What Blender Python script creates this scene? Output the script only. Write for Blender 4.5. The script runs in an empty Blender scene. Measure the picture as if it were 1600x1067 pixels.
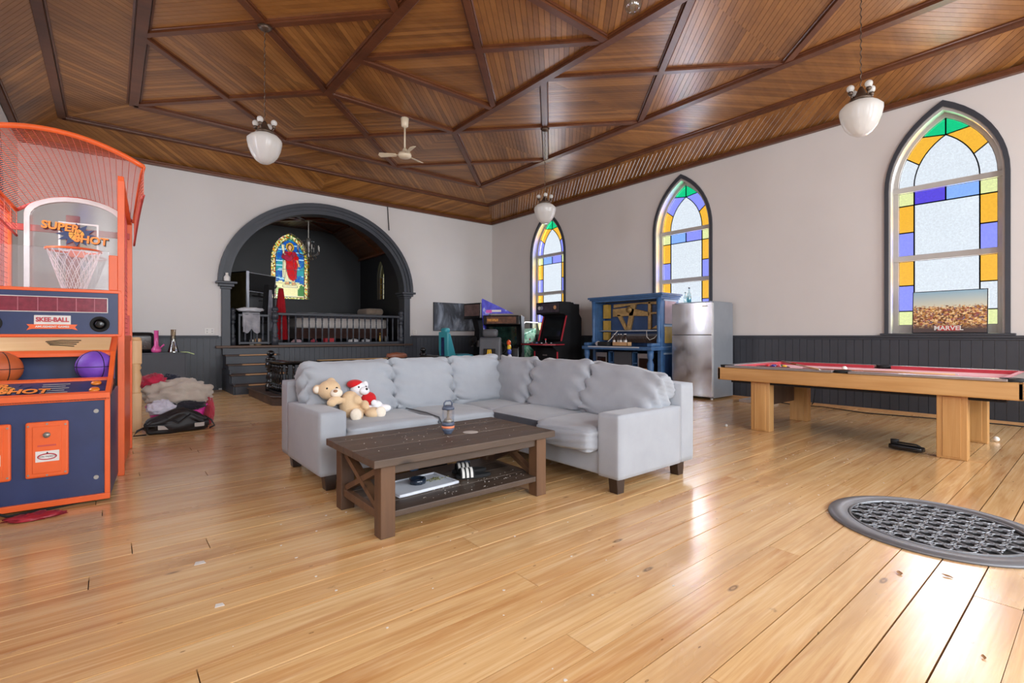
import bpy, bmesh, math, random
from mathutils import Vector, Matrix, noise
R = math.radians; PI = math.pi
random.seed(7)
SC = bpy.context.scene; COL = SC.collection
# ---------------------------------------------------------------- camera
FPX = 768.0; HORIZON = 524.0; EYE = 1.15; YAW = math.atan(628 / 768.0)
cam_d = bpy.data.cameras.new('camera'); cam = bpy.data.objects.new('camera', cam_d); COL.objects.link(cam)
cam_d.sensor_width = 36; cam_d.lens = FPX / 1600 * 36; cam_d.shift_y = -(533.5 - HORIZON) / 1600
cam_d.clip_start = .05; cam_d.clip_end = 200
cam.location = (0, 0, EYE); cam.rotation_euler = (R(90), 0, -YAW); SC.camera = cam
# ---------------------------------------------------------------- sky, daylight, exposure
SC.view_settings.view_transform = 'Standard'; SC.view_settings.look = 'None'
SC.view_settings.gamma = 1; SC.view_settings.use_curve_mapping = False; SC.view_settings.exposure = 0.0
W = bpy.data.worlds.new('overcast_sky'); SC.world = W; W.use_nodes = True
W.node_tree.nodes['Background'].inputs[0].default_value = (.90, .95, 1.0, 1)
W.node_tree.nodes['Background'].inputs[1].default_value = 1.2
# room: X along the back wall, Y towards it
XL, XR, YB, YF, ZW = -1.24, 9.05, 12.03, -3.6, 4.58
def daylight(name, loc, rot, sx, sy, watts, col=(1, .97, .93)):
    l = bpy.data.lights.new(name, 'AREA'); l.shape = 'RECTANGLE'; l.size = sx; l.size_y = sy; l.energy = watts; l.color = col
    o = bpy.data.objects.new(name, l); COL.objects.link(o); o.location = loc; o.rotation_euler = rot
    return o
WY = (1.51, 5.59, 9.56)                      # window centres along the side walls
for x in (.4, 3.9, 7.4): daylight('fill_front', (x, YF - .35, 2.6), (R(90), 0, 0), 2.0, 3.0, 370, (.97, .985, 1))  # unseen area lamps added behind the camera to brighten the hall
WYL = (.2, 5.59, 9.56)
for y in WYL: daylight('daylight_left', (XL - .45, y, 2.7), (R(90), 0, R(-90)), 1.25, 3.1, 190, (.97, .985, 1))
for y in WY: daylight('daylight_right', (XR + .45, y, 2.7), (R(90), 0, R(90)), 1.25, 3.1, 140, (.95, .97, 1))
# ---------------------------------------------------------------- mesh helpers
class B:
    def __init__(s, m=None): s.V = []; s.F = []; s.m = m
    def add(s, vs, fs):
        n = len(s.V)
        s.V += [tuple(s.m @ Vector(v)) if s.m else tuple(v) for v in vs]
        s.F += [[i + n for i in f] for f in fs]; return s
    def box(s, x0, x1, y0, y1, z0, z1):
        return s.add([(x, y, z) for z in (z0, z1) for y in (y0, y1) for x in (x0, x1)],
                     [(0, 2, 3, 1), (4, 5, 7, 6), (0, 1, 5, 4), (2, 6, 7, 3), (0, 4, 6, 2), (1, 3, 7, 5)])
    def bar(s, p0, p1, w, h, up=(0, 0, 1)):
        p0, p1 = Vector(p0), Vector(p1); d = (p1 - p0).normalized(); u = Vector(up)
        a = d.cross(u); a = a.normalized() if a.length > 1e-5 else d.orthogonal().normalized(); u = a.cross(d).normalized()
        vs = [p + a * sx * w / 2 + u * sz * h / 2 for p in (p0, p1) for sx, sz in ((-1, -1), (1, -1), (1, 1), (-1, 1))]
        return s.add(vs, [(0, 1, 2, 3), (7, 6, 5, 4), (0, 4, 5, 1), (1, 5, 6, 2), (2, 6, 7, 3), (3, 7, 4, 0)])
    def cyl(s, p0, p1, r0, r1=None, n=16):
        r1 = r0 if r1 is None else r1; p0, p1 = Vector(p0), Vector(p1); d = (p1 - p0).normalized()
        a = d.orthogonal().normalized(); b = d.cross(a)
        vs = [p + (a * math.cos(2 * PI * i / n) + b * math.sin(2 * PI * i / n)) * r for p, r in ((p0, r0), (p1, r1)) for i in range(n)]
        return s.add(vs, [(i, (i + 1) % n, n + (i + 1) % n, n + i) for i in range(n)] + [tuple(range(n))[::-1], tuple(range(n, 2 * n))])
    def lathe(s, prof, c=(0, 0, 0), n=20, cap=True, lobes=0, lob=0.0):
        vs = []; fs = []; k = len(prof)
        for r, z in prof:
            for i in range(n):
                t = 2 * PI * i / n; q = r * (1 + (lob * math.cos(lobes * t) if lobes else 0))
                vs.append((c[0] + q * math.cos(t), c[1] + q * math.sin(t), c[2] + z))
        for j in range(k - 1):
            for i in range(n): fs.append((j * n + i, j * n + (i + 1) % n, (j + 1) * n + (i + 1) % n, (j + 1) * n + i))
        if cap: fs += [tuple(range(n))[::-1], tuple(range((k - 1) * n, k * n))]
        return s.add(vs, fs)
    def prism(s, poly, lo, hi, f):              # poly 2D, f(u, v, w) -> 3D, extruded over w
        n = len(poly); vs = [f(u, v, w) for w in (lo, hi) for u, v in poly]
        return s.add(vs, [tuple(range(n))[::-1], tuple(range(n, 2 * n))] + [(i, (i + 1) % n, n + (i + 1) % n, n + i) for i in range(n)])
    def tube(s, pts, r, n=8, closed=False, flat=1.0):
        pts = [Vector(p) for p in pts]; k = len(pts); vs = []; fs = []; prev = None
        for i, p in enumerate(pts):
            if closed: d = pts[(i + 1) % k] - pts[i - 1]
            else: d = pts[min(i + 1, k - 1)] - pts[max(i - 1, 0)]
            d.normalize()
            a = (prev - d * prev.dot(d)) if prev is not None else d.orthogonal()
            a.normalize(); prev = a; b = d.cross(a); rr = r[i] if isinstance(r, (list, tuple)) else r
            vs += [p + (a * math.cos(2 * PI * j / n) + b * math.sin(2 * PI * j / n) * flat) * rr for j in range(n)]
        for i in range(k if closed else k - 1):
            for j in range(n):
                q = (i + 1) % k; fs.append((i * n + j, i * n + (j + 1) % n, q * n + (j + 1) % n, q * n + j))
        if not closed: fs += [tuple(range(n))[::-1], tuple(range((k - 1) * n, k * n))]
        return s.add(vs, fs)
    def ball(s, c, r, n=16, m=10, f=None):
        r = (r, r, r) if not isinstance(r, (tuple, list)) else r; vs = []; fs = []
        for j in range(m + 1):
            p = PI * j / m
            for i in range(n):
                t = 2 * PI * i / n; v = Vector((math.sin(p) * math.cos(t), math.sin(p) * math.sin(t), math.cos(p)))
                k = f(v) if f else 1
                vs.append((c[0] + r[0] * v.x * k, c[1] + r[1] * v.y * k, c[2] + r[2] * v.z * k))
        for j in range(m):
            for i in range(n): fs.append((j * n + i, (j + 1) * n + i, (j + 1) * n + (i + 1) % n, j * n + (i + 1) % n))
        return s.add(vs, fs)
    def surf(s, f, nu, nv, thick=None):         # f(u, v) in 0..1
        vs = [f(i / nu, j / nv) for j in range(nv + 1) for i in range(nu + 1)]; k = nu + 1
        return s.add(vs, [(j * k + i, j * k + i + 1, (j + 1) * k + i + 1, (j + 1) * k + i) for j in range(nv) for i in range(nu)])
    def soft(s, c, size, rad, n=10, f=None):    # rounded block with optional displacement f(p, nrm)->Vector
        h = [max(q / 2 - rad, .001) for q in size]; C = Vector(c); vs = []; fs = []; idx = {}
        def put(p):
            key = tuple(round(q, 5) for q in p)
            if key in idx: return idx[key]
            q = Vector([max(-h[i], min(h[i], p[i] * size[i] / 2)) for i in range(3)])
            d = Vector([p[i] * size[i] / 2 for i in range(3)]) - q
            if d.length > 1e-9: d.normalize()
            v = q + d * rad
            if f: v = v + f(p, d)
            idx[key] = len(vs); vs.append(C + v); return idx[key]
        for ax in range(3):
            for sg in (-1, 1):
                for i in range(n):
                    for j in range(n):
                        q = []
                        for a, b in ((i, j), (i + 1, j), (i + 1, j + 1), (i, j + 1)):
                            t = lambda x: math.sin((x / n * 2 - 1) * PI / 2) * .35 + (x / n * 2 - 1) * .65
                            p = [0, 0, 0]; p[ax] = sg; p[(ax + 1) % 3] = t(a); p[(ax + 2) % 3] = t(b); q.append(put(tuple(p)))
                        if len(set(q)) >= 3: fs.append(q if sg > 0 else q[::-1])
        return s.add(vs, fs)
    def mesh(s, name, smooth=False):
        me = bpy.data.meshes.new(name); me.from_pydata(s.V, [], s.F)
        bm = bmesh.new(); bm.from_mesh(me); bmesh.ops.recalc_face_normals(bm, faces=bm.faces); bm.to_mesh(me); bm.free()
        if smooth: me.polygons.foreach_set('use_smooth', [True] * len(me.polygons))
        me.update(); return me
    def build(s, name, mat, parent=None, smooth=False, bevel=0, sub=0, seg=2):
        o = bpy.data.objects.new(name, s.mesh(name, smooth)); COL.objects.link(o)
        o.data.materials.append(mat)
        if parent: o.parent = parent
        if bevel:
            b = o.modifiers.new('bevel', 'BEVEL'); b.width = bevel; b.segments = seg; b.limit_method = 'ANGLE'; b.angle_limit = R(40)
            b.harden_normals = False
        if sub: k = o.modifiers.new('sub', 'SUBSURF'); k.levels = sub; k.render_levels = sub
        return o
def tag(o, label=None, cat=None, group=None, kind=None):
    for k, v in (('label', label), ('category', cat), ('group', group), ('kind', kind)):
        if v: o[k] = v
    return o
def thing(name, label, cat, loc=(0, 0, 0), rz=0.0, group=None):
    o = bpy.data.objects.new(name, None); COL.objects.link(o); o.location = loc; o.rotation_euler = (0, 0, rz); o.empty_display_size = .1
    return tag(o, label, cat, group)
def struct(o, label): return tag(o, label, None, None, 'structure')
def inst(name, me, parent, loc=(0, 0, 0), rot=(0, 0, 0), scale=(1, 1, 1)):
    o = bpy.data.objects.new(name, me); COL.objects.link(o); o.location = loc; o.rotation_euler = rot; o.scale = scale
    if parent: o.parent = parent
    return o
def dup(root, loc, rz, label=None, group=None):
    r = root.copy(); COL.objects.link(r); r.location = loc; r.rotation_euler = (0, 0, rz)
    if label: r['label'] = label
    if group: r['group'] = group
    for ch in list(root.children):
        c = ch.copy(); COL.objects.link(c); c.parent = r
        for g in list(ch.children): d = g.copy(); COL.objects.link(d); d.parent = c
    return r
def basis(o, x, y):                              # matrix from origin and the x, y axes
    x = Vector(x).normalized(); y = Vector(y); z = x.cross(y).normalized(); y = z.cross(x)
    m = Matrix((x, y, z)).transposed().to_4x4(); m.translation = Vector(o); return m
def text(name, s, size, mat, parent, m, ext=.0015, off=0.0, shear=0.0, sx=1.0, align='CENTER', space=1.0):
    c = bpy.data.curves.new(name, 'FONT'); c.body = s; c.size = size; c.extrude = ext; c.offset = off; c.shear = shear
    c.align_x = align; c.align_y = 'CENTER'; c.space_character = space; c.resolution_u = 3
    t = bpy.data.objects.new(name, c); me = bpy.data.meshes.new_from_object(t); bpy.data.objects.remove(t)
    me.transform(m @ Matrix.Diagonal((sx, 1, 1, 1))); me.name = name
    me.materials.clear(); me.materials.append(mat)
    o = bpy.data.objects.new(name, me); COL.objects.link(o)
    if parent: o.parent = parent
    return o
# ---------------------------------------------------------------- materials
def lin(c):
    if isinstance(c, str): c = tuple(int(c[i:i + 2], 16) for i in (0, 2, 4))
    return tuple((v / 255 / 12.92 if v / 255 <= .04045 else ((v / 255 + .055) / 1.055) ** 2.4) for v in c) + (1,)
class NT:
    def __init__(s, name):
        s.mat = bpy.data.materials.new(name); s.mat.use_nodes = True; s.n = s.mat.node_tree.nodes; s.l = s.mat.node_tree.links
        s.p = s.n['Principled BSDF']; s.out = s.n['Material Output']
    def new(s, t, **k):
        o = s.n.new(t)
        for a, b in k.items(): setattr(o, a, b)
        return o
    def link(s, a, b): s.l.new(a, b)
    def mapping(s, scale=(1, 1, 1), src='pos', rot=(0, 0, 0), rnd=0.0):
        if src == 'pos': t = s.new('ShaderNodeNewGeometry').outputs['Position']
        else: t = s.new('ShaderNodeTexCoord').outputs['Object' if src == 'obj' else 'Generated']
        if rnd:
            oi = s.new('ShaderNodeObjectInfo'); v = s.new('ShaderNodeVectorMath', operation='SCALE')
            v.inputs[0].default_value = (rnd, rnd * .73, rnd * 1.31); s.link(oi.outputs['Random'], v.inputs['Scale'])
            a = s.new('ShaderNodeVectorMath', operation='ADD'); s.link(t, a.inputs[0]); s.link(v.outputs[0], a.inputs[1]); t = a.outputs[0]
        m = s.new('ShaderNodeMapping'); m.inputs['Scale'].default_value = scale; m.inputs['Rotation'].default_value = rot
        s.link(t, m.inputs['Vector']); return m.outputs[0]
    def noise(s, vec, scale, detail=4, rough=.55, dist=0.0):
        t = s.new('ShaderNodeTexNoise'); t.inputs['Scale'].default_value = scale; t.inputs['Detail'].default_value = detail
        t.inputs['Roughness'].default_value = rough; t.inputs['Distortion'].default_value = dist; s.link(vec, t.inputs['Vector']); return t.outputs['Fac']
    def ramp(s, fac, stops, interp='LINEAR'):
        r = s.new('ShaderNodeValToRGB'); r.color_ramp.interpolation = interp; e = r.color_ramp.elements
        while len(e) < len(stops): e.new(.5)
        for q, (p, c) in zip(e, stops): q.position = p; q.color = c if len(c) == 4 else lin(c)
        s.link(fac, r.inputs[0]); return r.outputs[0]
    def mix(s, fac, a, b, mode='MIX'):
        m = s.new('ShaderNodeMix', data_type='RGBA', blend_type=mode)
        for i, v in ((0, fac), (6, a), (7, b)):
            if hasattr(v, 'is_linked') or hasattr(v, 'links'): s.link(v, m.inputs[i])
            else: m.inputs[i].default_value = v
        return m.outputs[2]
    def bump(s, h, strength=.3, dist=.01):
        b = s.new('ShaderNodeBump'); b.inputs['Strength'].default_value = strength; b.inputs['Distance'].default_value = dist
        s.link(h, b.inputs['Height']); s.link(b.outputs[0], s.p.inputs['Normal'])
    def col(s, c): s.link(c, s.p.inputs['Base Color']); return s
    def rough(s, r):
        if isinstance(r, (int, float)): s.p.inputs['Roughness'].default_value = r
        else: s.link(r, s.p.inputs['Roughness'])
        return s
def plain(name, c, rough=.5, metal=0.0, var=.12, scale=6, bump=0.0, spec=None, src='obj'):
    t = NT(name); base = lin(c); v = t.mapping((1, 1, 1), src)
    n = t.noise(v, scale, 5)
    dk = tuple(x * (1 - var) for x in base[:3]) + (1,); lt = tuple(min(1, x * (1 + var)) for x in base[:3]) + (1,)
    t.col(t.ramp(n, [(.3, dk), (.7, lt)])); t.rough(rough); t.p.inputs['Metallic'].default_value = metal
    if spec is not None: t.p.inputs['Specular IOR Level'].default_value = spec
    if bump: t.bump(t.noise(v, scale * 14, 3), bump, .004)
    return t.mat
def wood(name, dark, mid, light, axis=0, fine=34, rough=.35, src='pos', rnd=9.0, knots=True, bump=.12, hue=.22, spec=.5, island=False):
    t = NT(name); sc = [fine, fine, fine]; sc[axis] = fine * .045
    v = t.mapping(tuple(sc), src, rnd=rnd); g = t.noise(v, 1.0, 6, .6, .6)
    sc2 = [3.2, 3.2, 3.2]; sc2[axis] = .5
    v2 = t.mapping(tuple(sc2), src, rnd=rnd * 1.7); b = t.noise(v2, 1.0, 3, .5, .3)
    c = t.ramp(g, [(.25, lin(dark)), (.5, lin(mid)), (.75, lin(light))])
    c = t.mix(.55, c, t.ramp(b, [(.28, lin(dark)), (.5, lin(mid)), (.72, lin(light))]))
    if rnd:
        oi = t.new('ShaderNodeNewGeometry') if island else t.new('ShaderNodeObjectInfo')
        c = t.mix(hue, c, t.ramp(oi.outputs['Random Per Island' if island else 'Random'], [(0, lin(dark)), (.5, lin(mid)), (1, lin(light))]))
    if knots:
        sc3 = [2.2, 2.2, 2.2]; sc3[axis] = 1.1
        vo = t.new('ShaderNodeTexVoronoi'); vo.inputs['Scale'].default_value = 1.0; t.link(t.mapping(tuple(sc3), src, rnd=rnd), vo.inputs['Vector'])
        k = t.ramp(vo.outputs['Distance'], [(.028, (1, 1, 1, 1)), (.07, (0, 0, 0, 1))])
        c = t.mix(k, c, tuple(x * .35 for x in lin(dark)[:3]) + (1,))
    t.col(c); t.rough(rough); t.p.inputs['Specular IOR Level'].default_value = spec
    if bump: t.bump(g, bump, .003)
    return t.mat
def pane_mat(name, tint, glow=0.0):
    t = NT(name); t.n.remove(t.p)
    v = t.mapping((1, 1, 1), 'pos'); n = t.noise(v, 40, 3)
    lo = tuple(x * .97 for x in tint) + (1,); hi = tuple(min(1, x * 1.03) for x in tint) + (1,)
    c = t.ramp(n, [(.3, lo), (.7, hi)])
    tr = t.new('ShaderNodeBsdfTransparent'); t.link(c, tr.inputs[0])
    gl = t.new('ShaderNodeBsdfGlossy'); gl.inputs['Roughness'].default_value = .12
    mx = t.new('ShaderNodeMixShader'); mx.inputs[0].default_value = .05
    t.link(tr.outputs[0], mx.inputs[1]); t.link(gl.outputs[0], mx.inputs[2]); t.link(mx.outputs[0], t.out.inputs[0])
    return t.mat
def clear_mat(name, tint=(.95, .97, 1), amount=.12, rough=.05):
    t = NT(name); t.n.remove(t.p); tr = t.new('ShaderNodeBsdfTransparent'); tr.inputs[0].default_value = tint + (1,)
    gl = t.new('ShaderNodeBsdfGlossy'); gl.inputs['Roughness'].default_value = rough
    mx = t.new('ShaderNodeMixShader'); mx.inputs[0].default_value = amount
    t.link(tr.outputs[0], mx.inputs[1]); t.link(gl.outputs[0], mx.inputs[2]); t.link(mx.outputs[0], t.out.inputs[0]); return t.mat
def fabric(name, c, c2=None, weave=420, rough=.9, bump=.25, src='obj'):
    t = NT(name); v = t.mapping((1, 1, 1), src); c2 = c2 or c
    a = t.noise(v, 5, 5); b = t.noise(v, weave, 2)
    col = t.mix(.3, t.ramp(a, [(.3, lin(c2)), (.7, lin(c))]), t.ramp(b, [(.3, lin(c2)), (.7, lin(c))]))
    t.col(col); t.rough(rough); t.p.inputs['Specular IOR Level'].default_value = .15
    t.p.inputs['Sheen Weight'].default_value = .2; t.bump(b, bump, .002); return t.mat
def glow_mat(name, c, s=1.0):
    t = NT(name); t.p.inputs['Base Color'].default_value = lin(c); t.p.inputs['Emission Color'].default_value = lin(c)
    t.p.inputs['Emission Strength'].default_value = s; return t.mat
M = {}
M['wall'] = plain('wall_paint', 'CFCAC6', .7, var=.03, scale=.8, bump=.03, src='pos')
M['white'] = plain('white_paint', 'DAD6D0', .5, var=.05)
M['char'] = plain('charcoal_paint', '34373E', .45, var=.10, scale=3, bump=.05, src='pos')
M['black'] = plain('black_paint', '17181B', .5, var=.12, scale=2, src='pos')
M['gloss_black'] = plain('gloss_black_plastic', '0F1012', .25, var=.1)
M['rubber'] = plain('matte_black', '121214', .8)
def pine_floor():
    t = NT('pine_floor'); rnd = 13.0
    g = t.noise(t.mapping((1.4, 46, 30), 'pos', rnd=rnd), 1.0, 6, .62, .5)
    st = t.noise(t.mapping((.55, 8.5, 6), 'pos', rnd=rnd * 1.6), 1.0, 5, .62, .8)
    pa = t.noise(t.mapping((.8, 3.0, 2), 'pos', rnd=rnd * .4), 1.0, 4, .6, .4)
    sc = t.noise(t.mapping((3.5, 7, 4), 'pos', rnd=2.0), 1.0, 7, .72, .2)
    c = t.ramp(g, [(.28, lin('CB9C64')), (.5, lin('DEB47C')), (.72, lin('EDCEA0'))])
    c = t.mix(t.ramp(st, [(.52, (0, 0, 0, 1)), (.66, (.75, .75, .75, 1))]), c, lin('B87A40'))
    c = t.mix(t.ramp(pa, [(.5, (0, 0, 0, 1)), (.74, (.6, .6, .6, 1))]), c, lin('9E6D40'))
    oi = t.new('ShaderNodeObjectInfo'); c = t.mix(.2, c, t.ramp(oi.outputs['Random'], [(0, lin('BC844E')), (.5, lin('DEB47C')), (1, lin('F1D9AE'))]))
    c = t.mix(t.ramp(sc, [(.66, (0, 0, 0, 1)), (.73, (.55, .55, .55, 1))]), c, lin('6A533F'))
    for scl, r0, r1, dk in (((1.1, 3.4, 1), .03, .055, .8), ((5, 13, 1), .035, .06, .75)):
        vo = t.new('ShaderNodeTexVoronoi'); vo.inputs['Scale'].default_value = 1.0; t.link(t.mapping(scl, 'pos', rnd=rnd * scl[0]), vo.inputs['Vector'])
        kn = t.ramp(vo.outputs['Distance'], [(0, (dk * .5,) * 3 + (1,)), (r0 * .6, (dk * .45,) * 3 + (1,)), (r0, (dk,) * 3 + (1,)), (r1, (0, 0, 0, 1))]); c = t.mix(kn, c, lin('4A2A14'))
    t.col(c); t.rough(t.ramp(pa, [(.3, (.17,) * 3 + (1,)), (.7, (.30,) * 3 + (1,))])); t.p.inputs['Specular IOR Level'].default_value = .6
    t.p.inputs['Coat Weight'].default_value = .35; t.p.inputs['Coat Roughness'].default_value = .16; t.bump(g, .1, .003); return t.mat
M['floor'] = pine_floor()
M['ceil'] = wood('ceiling_board_wood', '583417', '845528', 'A8733C', 0, 14, .33, rnd=5.0, knots=False, bump=.05, hue=.5, island=True)
M['beam'] = wood('beam_wood', '40200F', '5A3019', '6E4023', 0, 22, .38, rnd=5.0, knots=False, bump=.08, hue=.2)
M['gap'] = plain('dark_gap', '140B06', .95)
def mat_assign(me, mat): me.materials.append(mat); return me
# ================================================================ SETTING
# ---- floor: subfloor slab and single planks laid along X
fl = B().box(XL - .3, XR + .3, YF - .3, YB + .2, -.12, -.02).build('floor', M['gap'])
struct(fl, 'worn golden pine plank floor running the width of the hall')
plank_me = mat_assign(B().box(-.5, .5, -.5, .5, -.02, 0).mesh('plank'), M['floor'])
y = -.75; rest = B(); rng = random.Random(3)
yy = YF
while yy < -.75:
    rest.box(XL, XR, yy + .002, min(yy + .163, -.75), -.02, 0); yy += .165
tag(rest.build('plank_field', M['floor'], fl), kind='stuff')
while y < YB - .01:
    w = rng.choice((.142, .155, .165, .178)); w = min(w, YB - y)
    xs = [XL]; x = XL + rng.uniform(.8, 4.2)
    while x < XR - .7: xs.append(x); x += rng.uniform(2.6, 4.6)
    xs.append(XR)
    for a, b in zip(xs, xs[1:]):
        inst('plank', plank_me, fl, ((a + b) / 2, y + w / 2, rng.uniform(-.0012, 0)), (0, 0, rng.uniform(-.0006, .0006)), (b - a - .004, w - rng.choice((.003, .005, .008)), 1))
    y += w
# ---- ceiling: boards on coves and a flat field, beams over the joints
S2, Z2, S3, Z3 = .6, 4.92, 1.55, 5.08
X3a, X3b, Y3 = XL + S3 - .01, XR - S3, YB - S3
BX = (X3b - X3a) / 3; BY = 2.5
NX = [X3a + BX * i for i in range(4)]
ceil = B().box(XL - .3, XR + .3, YF - .3, YB + .3, Z3 + .1, Z3 + .2).build('ceiling', M['gap'])
struct(ceil, 'dark stained board ceiling divided by a lattice of beams')
def proj(p):
    s, c = math.sin(YAW), math.cos(YAW); d = s * p[0] + c * p[1]; r = c * p[0] - s * p[1]
    return (800 + FPX * r / d, HORIZON + FPX * (EYE - p[2]) / d, d) if d > .3 else (-1, -1, .1)
nboards = [0]
def boards(poly, direc, w=.07, th=.012):
    P = [Vector(p) for p in poly]; n = (P[1] - P[0]).cross(P[2] - P[0]).normalized()
    if n.z > 0: n = -n
    u = Vector(direc); u = (u - n * u.dot(n)).normalized(); v = n.cross(u); o = P[0]
    q = [((p - o).dot(u), (p - o).dot(v)) for p in P]
    def clip(pg, k, sg):
        out = []
        for i in range(len(pg)):
            a, b = pg[i - 1], pg[i]; da, db = (a[1] - k) * sg, (b[1] - k) * sg
            if (da >= 0) != (db >= 0): t = da / (da - db); out.append((a[0] + (b[0] - a[0]) * t, k))
            if db >= 0: out.append(b)
        return out
    v0, v1 = min(p[1] for p in q), max(p[1] for p in q); k = v0; acc = B()
    while k < v1:
        pg = clip(clip(q, k + .002, 1), min(k + w, v1) - .002, -1)
        if len(pg) >= 3 and max(p[0] for p in pg) - min(p[0] for p in pg) > .03:
            f = lambda a, b, h: o + u * a + v * b + n * h
            cx = sum(p[0] for p in pg) / len(pg); cy = sum(p[1] for p in pg) / len(pg); px, py, d = proj(f(cx, cy, 0))
            near = d < 6.1 and 0 < px < 1600 and 0 < py < 600 and nboards[0] < 290
            if near: B().prism(pg, 0, th, f).build('ceiling_board', M['ceil'], ceil); nboards[0] += 1
            else: acc.prism(pg, 0, th, f)
        k += w
    if acc.V: tag(acc.build('board_panel', M['ceil'], ceil), kind='stuff')
def lp(s, z, k):   # corner of ring: k 0 left-front, 1 left-back, 2 right-back, 3 right-front
    return ((XL + s, YF, z), (XL + s, YB - s, z), (XR - s, YB - s, z), (XR - s, YF, z))[k]
for s0, z0, s1, z1, sg in ((0, ZW, S2, Z2, 1), (S2, Z2, S3, Z3, -1)):
    for k in range(3):
        a, b, c_, d_ = lp(s0, z0, k), lp(s0, z0, k + 1), lp(s1, z1, k + 1), lp(s1, z1, k)
        if k == 1:
            m0 = [(a[i] + b[i]) / 2 for i in range(3)]; m1 = [(c_[i] + d_[i]) / 2 for i in range(3)]
            boards([a, m0, m1, d_], (1, sg, 0)); boards([m0, b, c_, m1], (1, -sg, 0))
        else: boards([a, b, c_, d_], (1, (sg if k == 2 else -sg), 0))
def tri4(x0, x1, y0, y1, flip):
    c_ = ((x0 + x1) / 2, (y0 + y1) / 2, Z3); k = [(x0, y0, Z3), (x1, y0, Z3), (x1, y1, Z3), (x0, y1, Z3)]
    d1, d2 = ((1, 1, 0), (1, -1, 0)) if flip else ((1, -1, 0), (1, 1, 0))
    boards([k[0], k[1], c_], d1); boards([k[2], k[3], c_], d2)
    boards([k[1], k[2], c_], d1 if flip else d2); boards([k[3], k[0], c_], d2 if flip else d1)
Yn = [Y3 - BY * i for i in range(6)]              # 10.48, 7.98, 5.48, 2.98, .48, -2.02
for i in range(5):
    for j in range(3):
        if i > 0 and j == 1: continue
        tri4(NX[j], NX[j + 1], Yn[i + 1], Yn[i], (i + j) % 2 == 0)
boards([(NX[0], YF, Z3), (NX[3], YF, Z3), (NX[3], Yn[5], Z3), (NX[0], Yn[5], Z3)], (1, 0, 0))
CY = [Yn[1], Yn[1] - 1.25, Yn[1] - 3.75, Yn[1] - 5.0, Yn[1] - 7.5, Yn[5]]
for i in range(5):
    if CY[i] - CY[i + 1] > 2: tri4(NX[1], NX[2], CY[i + 1], CY[i], i % 2 == 1)
    else: boards([(NX[1], CY[i + 1], Z3), (NX[2], CY[i + 1], Z3), (NX[2], CY[i], Z3), (NX[1], CY[i], Z3)], (1, 1, 0))
def beam(p0, p1, w, h, up=(0, 0, 1), name='beam'):
    p0, p1 = Vector(p0), Vector(p1); d = (p1 - p0).normalized(); a = d.cross(Vector(up)).normalized(); u = a.cross(d)
    if u.z < 0: u = -u
    k = w / 2; prof = [(-k, 0), (-k, -h * .35), (-k * .78, -h * .5), (-k * .74, -h * .3), (-k * .66, -h * .3), (-k * .62, -h), (k * .62, -h), (k * .66, -h * .3), (k * .74, -h * .3), (k * .78, -h * .5), (k, -h * .35), (k, 0)]
    return B().prism(prof, 0, (p1 - p0).length, lambda x, z, t: p0 + a * x + u * z + d * t).build(name, M['beam'], ceil)
zb = Z3 - .008
for s_, z_, w_, h_ in ((S2, Z2 - .0, .17, .05), (S3, zb, .2, .06)):
    for k in range(3):
        a, b = Vector(lp(s_, z_, k)), Vector(lp(s_, z_, k + 1)); beam(a, b, w_, h_)
for k in range(3):
    a, b = Vector(lp(.05, ZW - .0, k)), Vector(lp(.05, ZW - .0, k + 1)); beam(a, b, .12, .07, name='cornice')
for x in NX[1:3]: beam((x, YF, zb), (x, Yn[1], zb), .18, .06)
beam((NX[1], Yn[1], zb), (NX[2], Yn[1], zb), .15, .055)
for y in CY[1:]: beam((NX[1], y, zb), (NX[2], y, zb), .15, .055)
for i in range(5):
    for j in range(3):
        if i > 0 and j == 1: continue
        beam((NX[j], Yn[i + 1], zb), (NX[j + 1], Yn[i], zb), .14, .05); beam((NX[j + 1], Yn[i + 1], zb), (NX[j], Yn[i], zb), .14, .048)
for i in (1, 3):
    beam((NX[1], CY[i + 1], zb), (NX[2], CY[i], zb), .14, .05); beam((NX[2], CY[i + 1], zb), (NX[1], CY[i], zb), .14, .048)
# ---- side walls with pointed window openings
WA, WS, WZ0 = .62, 3.30, 1.15                     # half width, spring height, sill height of the openings
WH = 4.36 - WS
def parch(a, rise, n=10):                         # left spring -> apex -> right spring
    Rr = (a * a + rise * rise) / (2 * a); th = math.asin(min(1, rise / Rr))
    L = [(-a + Rr - Rr * math.cos(th * i / n), Rr * math.sin(th * i / n)) for i in range(n + 1)]
    return L + [(-x, z) for x, z in L[-2::-1]]
def side_wall(name, x0, x1, yc, label):
    b = B(); f = lambda y, z, x: (x, y, z); ys = YF - .2
    for c_ in sorted(yc):
        b.prism([(ys, 0), (c_ - WA, 0), (c_ - WA, ZW + .1), (ys, ZW + .1)], x0, x1, f)
        b.prism([(c_ - WA, 0), (c_ + WA, 0), (c_ + WA, WZ0), (c_ - WA, WZ0)], x0, x1, f)
        A = parch(WA, WH)
        for (u0, z0), (u1, z1) in zip(A, A[1:]):
            b.prism([(c_ + u0, WS + z0), (c_ + u1, WS + z1), (c_ + u1, ZW + .1), (c_ + u0, ZW + .1)], x0, x1, f)
        ys = c_ + WA
    b.prism([(ys, 0), (YB + .2, 0), (YB + .2, ZW + .1), (ys, ZW + .1)], x0, x1, f)
    return struct(b.build(name, M['wall']), label)
WR = side_wall('wall_right', XR, XR + .3, WY, 'pale grey plaster wall with three pointed stained glass windows')
WL = side_wall('wall_left', XL - .3, XL, WYL, 'pale grey plaster wall behind the basketball machine')
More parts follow.
